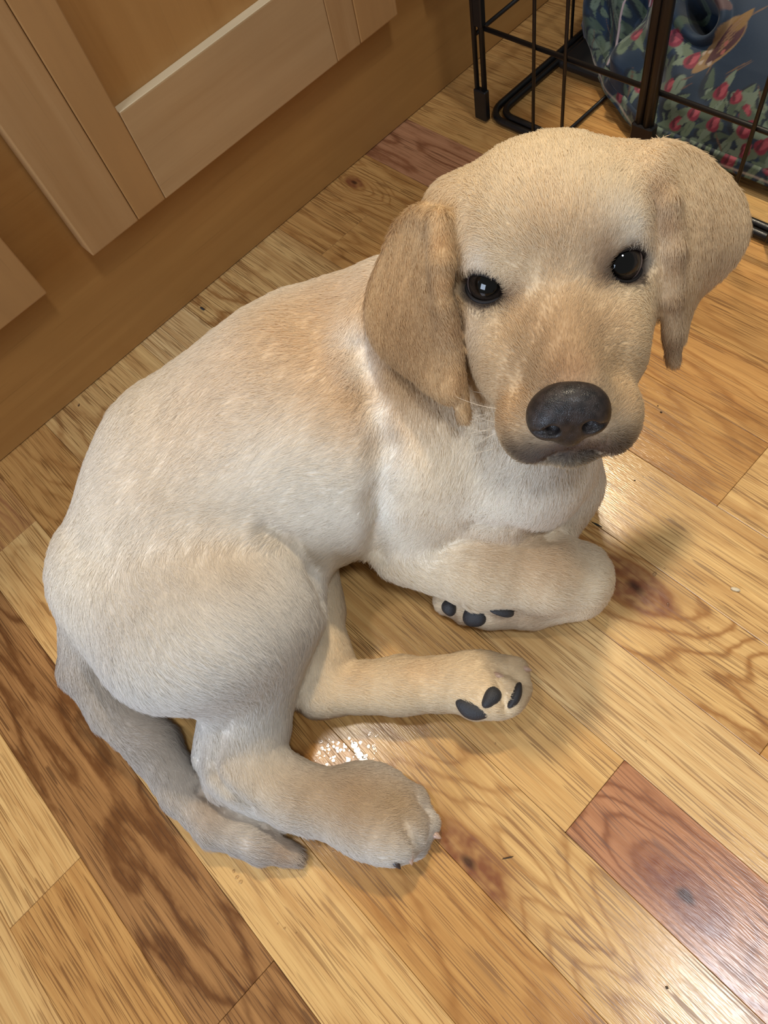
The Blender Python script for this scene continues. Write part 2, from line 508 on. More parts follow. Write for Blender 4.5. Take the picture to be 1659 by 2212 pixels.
def make_blanket():
    nu, nv = 460, 300
    u = np.linspace(.452, .02, nu)
    s = np.linspace(0, .32, nv)
    U, S = np.meshgrid(u, s, indexing='ij')
    x, z = cloth_surface(U, S)
    # folds: pleats running up the sheet at the bunched left end, soft waves on the right
    left = np.clip((U - .262) / .08, 0, 1)
    d = left * (.013 * np.sin((U * 1.0 + S * .45) * 88) + .010 * np.sin((U * .6 - S * .9) * 105 + 1)) * np.clip(S / .03, 0, 1)
    d += .013 * smooth_noise(U, S, 3) * (.3 + 1.6 * left) + .006 * smooth_noise(U * 2.3, S * 2.3, 8) * left + .004 * np.sin(U * 55 + 2 * np.sin(S * 30)) * np.clip(S / .05, 0, 1)
    # pocket: the sheet is folded over here and leaves a hollow behind its hem
    pk = ((U - .306) / .019) ** 2 + ((S - .100) / .013) ** 2
    d -= .030 * np.clip(1.5 * (1.15 - pk), 0, 1)
    d += .010 * np.exp(-((np.sqrt(pk) - 1.25) / .22) ** 2)
    # second fold hollow left of the door post
    pk2 = ((U - .380) / .016) ** 2 + ((S - .045 - (U - .380) * 1.2) / .03) ** 2
    d -= .022 * np.clip(1.4 * (1.1 - pk2), 0, 1)
    # the hem tucks under along the floor
    nx, nz = -.75, .66
    x = x + nx * d
    z = np.maximum(z + nz * d, .0150 + .0002 * np.sin(U * 300))
    z = np.where(S < .012, z * np.clip(.45 + S / .02, 0, 1) + .004, z)
    # ---- print, in cloth coordinates (u, s)
    teal, navy = np.array(srgb(28, 58, 86)[:3]), np.array(srgb(22, 40, 58)[:3])
    colr = np.zeros(U.shape + (3,))
    n1 = .5 + .5 * smooth_noise(U * 1.5, S * 1.5, 11)
    colr[:] = teal[None, None] * (.85 + .3 * n1[..., None])
    r = np.random.default_rng(5)

    def blob(cu, cs, a, b, ang, c, soft=.12, pw=2.0):
        ca, sa = math.cos(ang), math.sin(ang)
        m_ = 2.2 * max(a, b)
        i0, i1 = np.searchsorted(-u, -(cu + m_)), np.searchsorted(-u, -(cu - m_))
        j0, j1 = np.searchsorted(s, cs - m_), np.searchsorted(s, cs + m_)
        if i1 <= i0 or j1 <= j0: return
        du, ds = U[i0:i1, j0:j1] - cu, S[i0:i1, j0:j1] - cs
        p, q = du * ca + ds * sa, -du * sa + ds * ca
        rr = (np.abs(p / a) ** pw + np.abs(q / (b * np.clip(1 - .55 * p / a, .2, 2))) ** pw)
        wgt = np.clip((1 - rr) / soft, 0, 1)[..., None]
        colr[i0:i1, j0:j1] = colr[i0:i1, j0:j1] * (1 - wgt) + wgt * np.array(c)

    sage, sage2, sage3 = srgb(120, 138, 112)[:3], srgb(92, 112, 92)[:3], srgb(140, 158, 136)[:3]
    pink, rose, dk = srgb(206, 92, 108)[:3], srgb(160, 44, 72)[:3], srgb(112, 28, 52)[:3]
    lf = []
    for _ in range(430):   # foliage fills the border of the print
        cu, cs = r.uniform(.03, .45), r.uniform(-.005, .125)
        if cu < .292 and cs > .060: continue
        lf.append((cu, cs))
    for cu, cs in lf:
        a = r.uniform(.006, .012)
        an = r.uniform(0, 6.3)
        blob(cu + .002, cs - .001, a * 1.15, a * .5, an, navy, .3)
        blob(cu, cs, a, a * r.uniform(.28, .42), an, [sage, sage2, sage3][r.integers(3)], .15)
        blob(cu, cs, a * .9, a * .035, an, sage2, .5)
    for _ in range(70):     # sprigs on the plain ground of the bunched part
        cu, cs = r.uniform(.27, .45), r.uniform(.11, .30)
        a = r.uniform(.004, .009)
        blob(cu, cs, a, a * .35, r.uniform(0, 6.3), [sage, sage2, srgb(120, 92, 92)[:3]][r.integers(3)], .2)
    for _ in range(26):     # twigs
        cu, cs = r.uniform(.05, .44), r.uniform(.0, .12)
        blob(cu, cs, .012, .0007, r.uniform(.6, 2.4), srgb(132, 100, 78)[:3], .5)
    tul = TULIPS + [(r.uniform(.03, .12), r.uniform(.01, .1)) for _ in range(7)] + [(r.uniform(.36, .44), r.uniform(.03, .25)) for _ in range(9)]
    for cu, cs in tul:
        an = r.uniform(-.5, .5) + math.pi / 2
        k = r.uniform(.85, 1.15)
        for q in range(3):
            a2 = r.uniform(0, 6.3)
            blob(cu + .009 * math.cos(a2), cs + .009 * math.sin(a2), .0085, .0032, a2, [sage, sage3, sage2][q], .15)
        blob(cu, cs, .0066 * k, .0052 * k, an, rose, .2)
        blob(cu - .0012, cs + .0008, .0052 * k, .0026 * k, an + .35, pink, .3)
        blob(cu + .0022, cs - .0006, .0048 * k, .0014 * k, an - .3, dk, .4)
    # the bird
    bu, bs = BIRD
    ca, sa = math.cos(BANG), math.sin(BANG)
    def bp(t, w_): return bu + ca * t - sa * w_, bs + sa * t + ca * w_
    tanb, brown, cream = srgb(176, 138, 92)[:3], srgb(96, 52, 58)[:3], srgb(214, 190, 170)[:3]
    blob(*bp(0, 0), .026, .0098, BANG + math.pi, tanb, .08)
    blob(*bp(.004, .002), .020, .0068, BANG + math.pi, brown, .15)
    blob(*bp(.024, .000), .010, .0042, BANG, srgb(166, 124, 66)[:3], .15)
    for q in range(5):
        blob(*bp(.004 + .004 * q, .0035 - .0014 * q), .009, .0009, BANG + .15, srgb(170, 130, 96)[:3], .5)
    for t, w_ in ((-.012, .004), (-.006, -.004), (.0, .006), (-.016, -.002), (.006, .003), (-.010, -.007)):
        blob(*bp(t, w_), .0026, .0015, BANG, cream if t < 0 else srgb(206, 120, 110)[:3], .4)
    for q in (0, .004):
        blob(*bp(-.029 - q, .001 + q), .006, .0006, BANG + .5 - q * 60, srgb(120, 84, 76)[:3], .5)
    colr *= .50  # whole print darkened: shade inside the crate put into the colour
    # hem line
    wgt = np.clip(1 - np.abs(S - .004) / .0016, 0, 1)[..., None]
    colr[:] = colr * (1 - .5 * wgt) + .5 * wgt * np.array(cream)
    v = np.stack([x, U, z], -1).reshape(-1, 3)
    idx = np.arange(nu * nv).reshape(nu, nv)
    f = np.stack([idx[:-1, :-1], idx[:-1, 1:], idx[1:, 1:], idx[1:, :-1]], -1).reshape(-1, 4)
    # close the sheet into a folded bulk: skirts down to the tray at the three hidden sides
    me = bpy.data.meshes.new('floral_blanket')
    me.from_pydata(v.tolist(), [], f.tolist())
    ca_ = me.color_attributes.new('print', 'FLOAT_COLOR', 'POINT')
    ca_.data.foreach_set('color', np.concatenate([colr.reshape(-1, 3), np.ones((nu * nv, 1))], 1).astype(np.float32).ravel())
    m = NT('floral_cotton')
    at_ = m.n('ShaderNodeAttribute', attribute_name='print').outputs['Color']
    tc = m.n('ShaderNodeTexCoord').outputs['Object']
    wv = m.noise(tc, 1800, 2)
    m.set(Base_Color=at_, Roughness=.72)
    m.bsdf.inputs['Sheen Weight'].default_value = .15
    b = m.n('ShaderNodeBump', i_Strength=.25, i_Distance=.0004)
    m.l(wv, b.inputs['Height']); m.l(b.outputs[0], m.bsdf.inputs['Normal'])
    o = link('floral_blanket', me, m.mat, None, True)
    sol = o.modifiers.new('thickness', 'SOLIDIFY'); sol.thickness = .0016; sol.offset = -1
    tag(o, 'teal floral blanket with pink tulips and a brown bird bunched inside the wire crate', 'blanket')
    # light woven hem that edges the folded-over pocket
    HEM = plain('pale_hem', srgb(170, 150, 150), .8)
    def onc(cu, cs, lift):
        i = int(np.argmin(np.abs(u - cu))); j = int(np.argmin(np.abs(s - cs)))
        return (x[i, j] + nx * lift, u[i], z[i, j] + nz * lift)
    pts = [onc(.306 + .019 * 1.12 * math.cos(a), .100 + .013 * 1.12 * math.sin(a), .001) for a in np.linspace(math.pi * .75, math.pi * 2.15, 26)]
    link('hem', tube_mesh('hem', pts, .0011, 8), HEM, o)
    pts = [onc(.380 + .016 * 1.1 * math.cos(a), .045 + .016 * 1.32 * math.cos(a) + .03 * 1.1 * math.sin(a), .001) for a in np.linspace(math.pi * -.45, math.pi * .55, 22)]
    link('hem', tube_mesh('hem', pts, .0013, 8), HEM, o)
    return o


TULIPS = [(.2959, .0465), (.3153, .0762), (.3595, .0553), (.2528, .0561), (.2377, .0553), (.2248, .0481), (.2765, .0241), (.2442, .0337), (.2646, .0361),
          (.2905, .069), (.2108, .0241), (.2183, .0096), (.1989, .0313), (.2172, .0377), (.175, .05), (.185, .015), (.33, .03), (.345, .01)]
BIRD, BANG = (.2750, .0840), 1.92
make_blanket()

# ------------------------------------------------------------------ puppy: implicit surface
GH = .0025
GLO, GHI = np.array([-.18, -.005, -.012]), np.array([.375, .47, .285])
GN = np.ceil((GHI - GLO) / GH).astype(int) + 1
ax = [(GLO[i] + GH * np.arange(GN[i])).astype(np.float32) for i in range(3)]
FAR = .06


def d_cone(p, a, b, ra, rb):
    a, b = np.asarray(a), np.asarray(b)
    ab = b - a
    q = p - a
    t = np.clip(q @ ab / (ab @ ab), 0, 1)
    return np.linalg.norm(q - t[..., None] * ab, axis=-1) - (ra + t * (rb - ra))


def d_ell(p, c, ax3, r):
    q = (p - c) @ np.asarray(ax3).T
    k0 = np.linalg.norm(q / r, axis=-1)
    k1 = np.linalg.norm(q / (np.asarray(r) ** 2), axis=-1)
    return k0 * (k0 - 1) / np.maximum(k1, 1e-6)


def d_tri(p, a, b, c, th):
    def seg(p_, u_, v_):
        e = v_ - u_
        q = p_ - u_
        t = np.clip(q @ e / (e @ e), 0, 1)
        return np.linalg.norm(q - t[..., None] * e, axis=-1)
    n = np.cross(b - a, c - a)
    n = n / np.linalg.norm(n)
    dpl = (p - a) @ n
    ins = np.ones(p.shape[:-1], bool)
    for u_, v_ in ((a, b), (b, c), (c, a)):
        ins &= ((p - u_) @ np.cross(n, v_ - u_)) >= 0
    d = np.minimum(np.minimum(seg(p, a, b), seg(p, b, c)), seg(p, c, a))
    return np.where(ins, np.abs(dpl), d) - th


class Prim:
    def __init__(s, fn, lo, hi, k, flow, fur, fcol=None):
        s.fn, s.lo, s.hi, s.k, s.flow, s.fur, s.fcol = fn, np.asarray(lo), np.asarray(hi), k, np.asarray(flow, float), fur, fcol


PR = {}          # group name -> list of prims
CUR = [None]


def group(name):
    CUR[0] = name
    PR[name] = []


def cone(a, b, ra, rb, k=.02, flow=None, fur=.010):
    a, b = np.asarray(a, float), np.asarray(b, float)
    m_ = max(ra, rb)
    fl = (b - a) if flow is None else np.asarray(flow, float)
    PR[CUR[0]].append(Prim(lambda p: d_cone(p, a, b, ra, rb), np.minimum(a, b) - m_, np.maximum(a, b) + m_, k, fl / (np.linalg.norm(fl) + 1e-9), fur))


def chain(pts, k=.02, fur=.010, rev=False):
    for (a, ra), (b, rb) in zip(pts[:-1], pts[1:]):
        cone(a, b, ra, rb, k * .35, (np.asarray(a) - b) if rev else None, fur)


def ell(c, axes3, r, k=.02, flow=(0, 0, -1), fur=.010):
    c = np.asarray(c, float)
    m_ = max(r)
    fl = np.asarray(flow, float)
    PR[CUR[0]].append(Prim(lambda p: d_ell(p, c, axes3, np.asarray(r)), c - m_, c + m_, k, fl / (np.linalg.norm(fl) + 1e-9), fur))


def tri(a, b, c, th, k=.006, flow=(0, 0, -1), fur=.007):
    a, b, c = (np.asarray(v_, float) for v_ in (a, b, c))
    s_ = np.stack([a, b, c])
    fl = np.asarray(flow, float)
    PR[CUR[0]].append(Prim(lambda p: d_tri(p, a, b, c, th), s_.min(0) - th, s_.max(0) + th, k, fl / (np.linalg.norm(fl) + 1e-9), fur))


EYE3 = np.eye(3)
UP = np.array([0, 0, 1.])


def cvec(x, y, z):
    """vector given in the view's right / down / away directions"""
    return M @ np.array([x, y, z], float)


# ---- head frame: x towards the dog's left (photo right), y along the muzzle, z up through the skull
TH, ROLL, YAW = math.radians(45), math.radians(-15.5), math.radians(-13.5)
f0 = np.array([0, math.sin(TH), -math.cos(TH)])
u0 = np.array([0, -math.cos(TH), -math.sin(TH)])
x0_ = np.array([1., 0, 0])
x1_, f1 = math.cos(YAW) * x0_ - math.sin(YAW) * f0, math.cos(YAW) * f0 + math.sin(YAW) * x0_
rz = np.array([[math.cos(ROLL), -math.sin(ROLL), 0], [math.sin(ROLL), math.cos(ROLL), 0], [0, 0, 1]])
HX, HF, HU = M @ (rz @ x1_), M @ (rz @ f1), M @ (rz @ u0)
HAX = np.stack([HX, HF, HU])
HO = P(1199, 602, .212)          # between the eyes


def hp(x, y, z):
    return HO + .01 * (x * HX + y * HF + z * HU)


def hv(x, y, z):
    return x * HX + y * HF + z * HU


def hell(x, y, z, r, k=.012, flow=(0, -1, 0), fur=.005):
    ell(hp(x, y, z), HAX, [.01 * q for q in r], k, hv(*flow), fur)


# ---- trunk
group('trunk')
RUMP, LOIN, RIB, SHO, CHE = P(300, 1235, .062), P(458, 1042, .073), P(672, 938, .080), P(870, 905, .086), P(1085, 985, .074)
chain([(RUMP, .0560), (LOIN, .0722), (RIB, .0835), (SHO, .0715), (CHE, .051)], .075, .0095, True)
cone(P(1085, 985, .070), P(1178, 1000, .055), .052, .028, .01, SHO - CHE + np.array([0, 0, -.03]), .012)
cone(P(1130, 1040, .045), P(1170, 1090, .03), .032, .024, .01, np.array([0, 0, -1]), .009)
cone(P(690, 765, .098), P(850, 708, .133), .043, .041, .02, RIB - SHO, .009)     # withers
# neck up to the skull
cone(SHO + np.array([.0, .0, .008]), hp(0, -5.4, -2.5), .060, .045, .03, SHO - hp(0, -6, -2.5), .013)
cone(CHE + np.array([0, 0, .02]), hp(0, -4.0, -4.5), .050, .038, .03, CHE - hp(0, -4, -4.5) + np.array([0, 0, -.02]), .012)

# ---- right hind leg (the one on top)
group('hind_right')
ell(P(436, 1303, .068), np.stack([cvec(.88, -.25, 0), cvec(.25, .88, 0), UP]), [.064, .053, .057], .03, P(600, 1450, .05) - P(350, 1200, .09), .012)
cone(P(552, 1330, .060), P(535, 1560, .034), .038, .025, .03, None, .010)
chain([(P(535, 1560, .034), .0250), (P(525, 1645, .028), .0225), (P(640, 1720, .023), .0185), (P(760, 1745, .022), .0205)], .02, .007)
ell(P(818, 1755, .020), np.stack([cvec(.95, .3, 0), cvec(-.3, .95, 0), UP]), [.028, .0225, .0195], .015, cvec(1, .25, 0), .006)
for (x, y) in ((886, 1732), (908, 1778), (886, 1814), (836, 1820)):
    cone(P(815, 1762, .018), P(x, y, .0115), .011, .0105, .004, None, .005)
# heel cord and the fold behind the hock
chain([(P(490, 1530, .035), .017), (P(460, 1635, .023), .0125), (P(486, 1703, .018), .0125), (P(610, 1750, .014), .0115)], .006, .006)

# ---- left hind leg (comes out from under the belly)
group('hind_left')
chain([(P(672, 1180, .03), .018), (P(684, 1310, .022), .0165), (P(694, 1425, .022), .0185), (P(690, 1487, .019), .0165), (P(860, 1481, .019), .0165), (P(1000, 1476, .0195), .0175)], .022, .006)
ell(P(1050, 1478, .0205), np.stack([cvec(1, .05, 0), cvec(-.05, 1, 0), UP]), [.025, .0185, .0180], .008, cvec(1, .1, 0), .005)
for (x, y, z) in ((1108, 1452, .017), (1110, 1487, .020), (1072, 1508, .022), (1028, 1520, .016)):
    cone(P(1050, 1480, .020), P(x, y, z), .010, .0095, .005, None, .004)

# ---- right foreleg, folded at the wrist
group('fore_right')
cone(P(930, 960, .105), P(890, 1150, .043), .046, .031, .03, None, .012)
chain([(P(890, 1162, .040), .0305), (P(1040, 1215, .042), .0290), (P(1175, 1237, .038), .0245), (P(1240, 1248, .030), .0235)], .02, .008)
chain([(P(1240, 1272, .021), .0195), (P(1150, 1305, .0165), .0150), (P(1060, 1312, .0155), .0145)], .014, .005)
for (x, y, z) in ((972, 1298, .012), (1008, 1316, .013), (1015, 1292, .012)):
    cone(P(1065, 1310, .015), P(x, y, z), .0115, .0105, .004, None, .004)

# ---- left foreleg, mostly hidden behind the chest
group('fore_left')
cone(P(1150, 960, .060), P(1190, 1040, .035), .034, .030, .02, None, .010)
cone(P(1190, 1040, .03), P(1160, 1120, .025), .028, .024, .02, None, .008)

# ---- tail
group('tail')
chain([(P(215, 1340, .055), .026), (P(187, 1440, .042), .0165), (P(245, 1530, .026), .0155), (P(330, 1610, .018), .0155), (P(393, 1705, .014), .0135), (P(462, 1783, .012), .0115), (P(560, 1822, .011), .0100), (P(632, 1848, .008), .0060)], .012, .010)

# ---- head
group('head')
hell(0, -3.7, .7, (5.05, 4.6, 4.1), .01, (0, -1, .15), .007)
hell(0, -2.1, .8, (4.1, 2.35, 2.6), .012, (0, -1, .6), .005)
for sx in (-1, 1):
    hell(sx * 2.5, -1.55, 1.0, (1.6, 1.25, 1.1), .010, (sx * .3, -.6, .8), .004)
    hell(sx * 4.25, -3.9, 2.3, (1.5, 2.0, 1.3), .012, (sx * .8, -.6, -.3), .006)
    hell(sx * 2.3, -.6, -2.4, (1.8, 2.1, 2.2), .014, (sx * .4, -.8, -.3), .004)
    hell(sx * 3.35, -2.4, -1.9, (2.15, 2.8, 3.0), .012, (sx * .3, -.8, -.4), .005)
    hell(sx * 2.35, .9, -3.4, (1.75, 2.5, 2.2), .012, (sx * .4, -.8, -.3), .004)
    hell(sx * 1.68, 4.1, -4.80, (1.62, 2.1, 1.90), .008, (sx * .5, -.6, -.5), .004)
    hell(sx * 1.45, 1.0, -3.0, (1.6, 2.6, 2.2), .010, (sx * .4, -.9, 0), .004)
hell(0, -2.2, -4.0, (3.0, 3.4, 2.2), .014, (0, -.8, -.5), .007)
cone(hp(0, -1.2, -.45), hp(0, 5.0, -2.75), .0180, .0152, .012, hv(0, -1, .1), .0035)
hell(0, 4.8, -4.0, (1.8, 1.65, 1.7), .008, (0, -1, .2), .003)
hell(0, 4.3, -6.10, (1.45, 1.6, .85), .006, (0, -.8, -.5), .004)

# ---- ears: thin flaps
group('ear_right')


def flap(pts, tris, th, fl, levels=2):
    V_ = [np.asarray(p_, float) for p_ in pts]
    T_ = [tuple(t_) for t_ in tris]
    for _ in range(levels):
        mid, T2, ec = {}, [], {}
        for t_ in T_:
            for q in range(3):
                ed = tuple(sorted((t_[q], t_[(q + 1) % 3])))
                ec[ed] = ec.get(ed, 0) + 1
                if ed not in mid:
                    mid[ed] = len(V_)
                    V_.append((V_[ed[0]] + V_[ed[1]]) / 2)
        for a, b, c in T_:
            ab, bc, ca = (mid[tuple(sorted(q))] for q in ((a, b), (b, c), (c, a)))
            T2 += [(a, ab, ca), (ab, b, bc), (ca, bc, c), (ab, bc, ca)]
        T_ = T2
        ec = {}
        for t_ in T_:
            for q in range(3):
                ed = tuple(sorted((t_[q], t_[(q + 1) % 3])))
                ec[ed] = ec.get(ed, 0) + 1
        nb, bd = {}, {}
        for (a, b), n_ in ec.items():
            for u_, v_ in ((a, b), (b, a)):
                nb.setdefault(u_, []).append(v_)
                if n_ == 1: bd.setdefault(u_, []).append(v_)
        for _r in range(2):
            V_ = [(.5 * p_ + .5 * np.mean([V_[q] for q in bd.get(i_, nb[i_])], 0)) for i_, p_ in enumerate(V_)]
    for (a, b, c) in T_:
        tri(V_[a], V_[b], V_[c], th, .0008, fl, .0055)


e = [P(955, 462, .236), P(895, 442, .224), P(845, 530, .204), P(802, 640, .186), P(798, 715, .178), P(838, 765, .177),
     P(918, 803, .180), P(999, 900, .172), P(968, 760, .190), P(952, 640, .210), P(950, 540, .226), P(880, 640, .202), P(890, 740, .189)]
flap(e, [(0, 1, 10), (1, 2, 10), (2, 11, 10), (2, 3, 11), (3, 4, 11), (4, 12, 11), (4, 5, 12), (5, 6, 12), (6, 8, 12), (6, 7, 8), (8, 9, 12), (9, 11, 12), (9, 10, 11)], .0042, e[7] - e[1])
chain([(P(948, 470, .234), .0050), (P(953, 560, .225), .0056), (P(958, 650, .211), .0056), (P(976, 760, .190), .0050), (P(1000, 894, .168), .0036)], .004, .005)
group('ear_left')
e2 = [P(1392, 345, .236), P(1420, 305, .236), P(1500, 342, .220), P(1570, 400, .202), P(1606, 470, .187), P(1598, 535, .179), P(1550, 588, .174),
      P(1464, 640, .175), P(1458, 784, .164), P(1447, 690, .184), P(1462, 560, .206), P(1442, 430, .226), P(1530, 470, .207), P(1520, 570, .192)]
flap(e2, [(0, 1, 11), (1, 2, 11), (2, 12, 11), (2, 3, 12), (3, 4, 12), (4, 5, 12), (5, 13, 12), (5, 6, 13), (6, 7, 13), (7, 9, 13), (7, 8, 9), (9, 10, 13), (10, 12, 13), (10, 11, 12)], .0042, e2[8] - e2[1])


def tri_interp(F, p, lo, h):
    g = (p - lo) / h
    i = np.clip(np.floor(g).astype(int), 0, np.array(F.shape[:3]) - 2)
    t = (g - i).astype(np.float32)
    out = 0
    for a in (0, 1):
        for b in (0, 1):
            for c in (0, 1):
                w_ = (t[:, 0] if a else 1 - t[:, 0]) * (t[:, 1] if b else 1 - t[:, 1]) * (t[:, 2] if c else 1 - t[:, 2])
                out = out + w_ * F[i[:, 0] + a, i[:, 1] + b, i[:, 2] + c]
    return out


chain([(P(1400, 350, .234), .0050), (P(1438, 430, .226), .0060), (P(1453, 530, .211), .0062), (P(1448, 640, .193), .0052), (P(1455, 772, .166), .0036)], .004, .005)


def smin(a, b, k):
    h = np.maximum(k - np.abs(a - b), 0) / k
    return np.minimum(a, b) - h * h * k * .25


def sub_idx(lo, hi, m_):
    i0 = np.clip(np.floor((lo - m_ - GLO) / GH).astype(int), 0, GN - 2)
    i1 = np.clip(np.ceil((hi + m_ - GLO) / GH).astype(int) + 1, 2, GN)
    return tuple(slice(int(a), int(b)) for a, b in zip(i0, i1))


def grid_pts(sl):
    g = np.meshgrid(ax[0][sl[0]], ax[1][sl[1]], ax[2][sl[2]], indexing='ij')
    return np.stack(g, -1)


KG = {'trunk': 0, 'hind_right': .026, 'hind_left': .006, 'fore_right': .009, 'fore_left': .012, 'tail': .004, 'head': .018, 'ear_right': .003, 'ear_left': .003}
D = np.full(GN, FAR, np.float32)
for g, prims in PR.items():
    lo = np.min([q.lo for q in prims], 0)
    hi = np.max([q.hi for q in prims], 0)
    gs = sub_idx(lo, hi, .045)
    Dg = np.full(D[gs].shape, FAR, np.float32)
    off = np.array([s_.start for s_ in gs])
    for q in prims:
        sl = sub_idx(q.lo, q.hi, .04 if q.k > .002 else .010)
        ls = tuple(slice(s_.start - o_, s_.stop - o_) for s_, o_ in zip(sl, off))
        ls = tuple(slice(max(s_.start, 0), min(s_.stop, n_)) for s_, n_ in zip(ls, Dg.shape))
        sl = tuple(slice(s_.start + o_, s_.stop + o_) for s_, o_ in zip(ls, off))
        dd = np.minimum(q.fn(grid_pts(sl)), FAR).astype(np.float32)
        Dg[ls] = smin(Dg[ls], dd, q.k)
    D[gs] = smin(D[gs], Dg, KG[g]) if KG[g] else np.minimum(D[gs], Dg)


def carve(fn, lo, hi, k):
    """smooth subtraction"""
    sl = sub_idx(np.asarray(lo), np.asarray(hi), .02)
    D[sl] = -smin(-D[sl], fn(grid_pts(sl)).astype(np.float32), k)


def carve_line(pts, r, k):
    for a, b in zip(pts[:-1], pts[1:]):
        carve(lambda p: d_cone(p, a, b, r, r), np.minimum(a, b) - r, np.maximum(a, b) + r, k)




def hit(px, py, extra=0.0):  # noqa
    """where the line of sight through a photo position meets the puppy"""
    d = M @ np.array([px - CX, py - CY, FPX])
    d = d / np.linalg.norm(d)
    ts = np.arange(.15, .75, .001)
    p = np.array([0, 0, CAM_H]) + ts[:, None] * d
    ok = ((p > GLO) & (p < GHI - GH)).all(1)
    v_ = np.where(ok, tri_interp(D, np.clip(p, GLO, GHI - GH), GLO, GH), 1)
    i = int(np.argmax(v_ < 0)) if (v_ < 0).any() else int(np.argmin(v_))
    return p[i] + d * extra


# eyes: sockets opened in the skull
EYES = []
for sx in (-1, 1):
    n_ = hv(sx * .42, .88, .22)
    n_ /= np.linalg.norm(n_)
    c_ = hp(sx * 2.98, -.80, -.12)
    xa = HX * sx - n_ * (HX * sx @ n_)
    xa /= np.linalg.norm(xa)
    za = np.cross(n_, xa)
    if za @ HU < 0: za = -za
    # the lids slant down towards the nose
    an = math.radians(-11 if sx > 0 else 15)
    xb, zb = math.cos(an) * xa + math.sin(an) * za, -math.sin(an) * xa + math.cos(an) * za
    EYES.append((c_, n_, xb, zb, sx))
    fr = np.stack([xb, n_, zb])
    cc = c_ + n_ * .011
    carve(lambda p: d_ell(p, cc, fr, np.array([.0112, .013, .0077 if sx > 0 else .0068])), cc - .014, cc + .014, .004)
# mouth line, chin groove
carve_line([hp(-2.9, 3.0, -6.2), hp(-1.6, 5.5, -5.75), hp(0, 6.2, -5.15), hp(1.6, 5.5, -5.75), hp(2.9, 3.0, -6.2)], .0012, .003)
carve_line([hp(0, 6.7, -3.8), hp(0, 6.3, -5.0)], .001, .003)

# folds in the coat and between the toes
def hits(*pp): return [hit(*q) for q in pp]


carve_line(hits((590, 1140), (645, 1172), (680, 1232), (692, 1290)), .0022, .010)
carve_line(hits((775, 750), (810, 860), (834, 960), (826, 1080), (815, 1200)), .0022, .014)
carve_line(hits((1030, 1130), (1110, 1140), (1185, 1160)), .0028, .009)
carve_line(hits((478, 1580), (458, 1645), (480, 1695), (535, 1740)), .0022, .006)
carve_line(hits((405, 1560), (418, 1640), (432, 1705), (480, 1748), (565, 1782), (638, 1800)), .0032, .003)
for tp in (((866, 1785), (898, 1838)), ((900, 1730), (928, 1756)), ((1070, 1462), (1080, 1490), (1088, 1535)), ((1060, 1440), (1125, 1470)),
           ((990, 1300), (985, 1335))):
    carve_line(hits(*tp), .0016, .005)

# flatten on the floor
zz = ax[2][None, None, :]
D = -smin(-D, np.broadcast_to(zz - .0012, D.shape).astype(np.float32), .006)


def surface_nets(D, lo, h):
    s = D < 0
    n = np.array(D.shape) - 1
    acc = np.zeros(tuple(n) + (3,), np.float32)
    cnt = np.zeros(tuple(n), np.int16)
    corners = [(i, j, k) for i in (0, 1) for j in (0, 1) for k in (0, 1)]
    for a in corners:
        for d_ in range(3):
            if a[d_]: continue
            b = list(a); b[d_] = 1
            A = D[a[0]:a[0] + n[0], a[1]:a[1] + n[1], a[2]:a[2] + n[2]]
            B = D[b[0]:b[0] + n[0], b[1]:b[1] + n[1], b[2]:b[2] + n[2]]
            cr = (A < 0) != (B < 0)
            w_ = np.nonzero(cr)
            t = A[w_] / (A[w_] - B[w_])
            v_ = np.zeros((len(t), 3), np.float32) + np.array(a, np.float32)
            v_[:, d_] += t
            acc[w_] += v_
            cnt[w_] += 1
    act = cnt > 0
    idx = np.full(tuple(n), -1, np.int64)
    w_ = np.nonzero(act)
    idx[w_] = np.arange(len(w_[0]))
    verts = (np.stack(w_, -1) + acc[w_] / cnt[w_][:, None]) * h + lo
    quads = []
    for d_ in range(3):
        e1, e2_ = [(1, 2), (2, 0), (0, 1)][d_]
        A = s
        sl0 = [slice(1, -1)] * 3; sl1 = [slice(1, -1)] * 3
        sl0[d_] = slice(0, -1); sl1[d_] = slice(1, None)
        a, b = s[tuple(sl0)], s[tuple(sl1)]
        for flip, msk in ((False, a & ~b), (True, ~a & b)):
            c = np.stack(np.nonzero(msk), -1)
            c = c + np.array([0 if i == d_ else 1 for i in range(3)])
            def at_(o1, o2):
                q = c.copy(); q[:, e1] -= o1; q[:, e2_] -= o2
                return idx[q[:, 0], q[:, 1], q[:, 2]]
            Q = np.stack([at_(1, 1), at_(0, 1), at_(0, 0), at_(1, 0)], -1)
            if flip: Q = Q[:, ::-1]
            quads.append(Q)
    Q = np.concatenate(quads)
    return verts, Q[(Q >= 0).all(1)]


def grad(F, p, lo, h, e=None):
    e = e or h
    g = np.stack([tri_interp(F, p + np.eye(3)[i] * e, lo, h) - tri_interp(F, p - np.eye(3)[i] * e, lo, h) for i in range(3)], -1)
    return g / np.maximum(np.linalg.norm(g, axis=1, keepdims=True), 1e-9)


BV, BQ = surface_nets(D, GLO, GH)
# keep the largest connected piece only
par = np.arange(len(BV))
for _ in range(200):
    m_ = par[BQ].min(1)
    new = par.copy()
    np.minimum.at(new, BQ.ravel(), np.repeat(m_, 4))
    new = new[new]
    if (new == par).all(): break
    par = new
big = np.bincount(par).argmax()
keep = par == big
rm = np.full(len(BV), -1)
rm[keep] = np.arange(keep.sum())
BQ = rm[BQ[keep[BQ[:, 0]]]]
BV = BV[keep]
for _ in range(2):
    n_ = grad(D, BV, GLO, GH)
    BV = BV - n_ * np.clip(tri_interp(D, BV, GLO, GH), -.002, .002)[:, None] * .8
BN = grad(D, BV, GLO, GH, GH * .8)
print('puppy verts', len(BV))

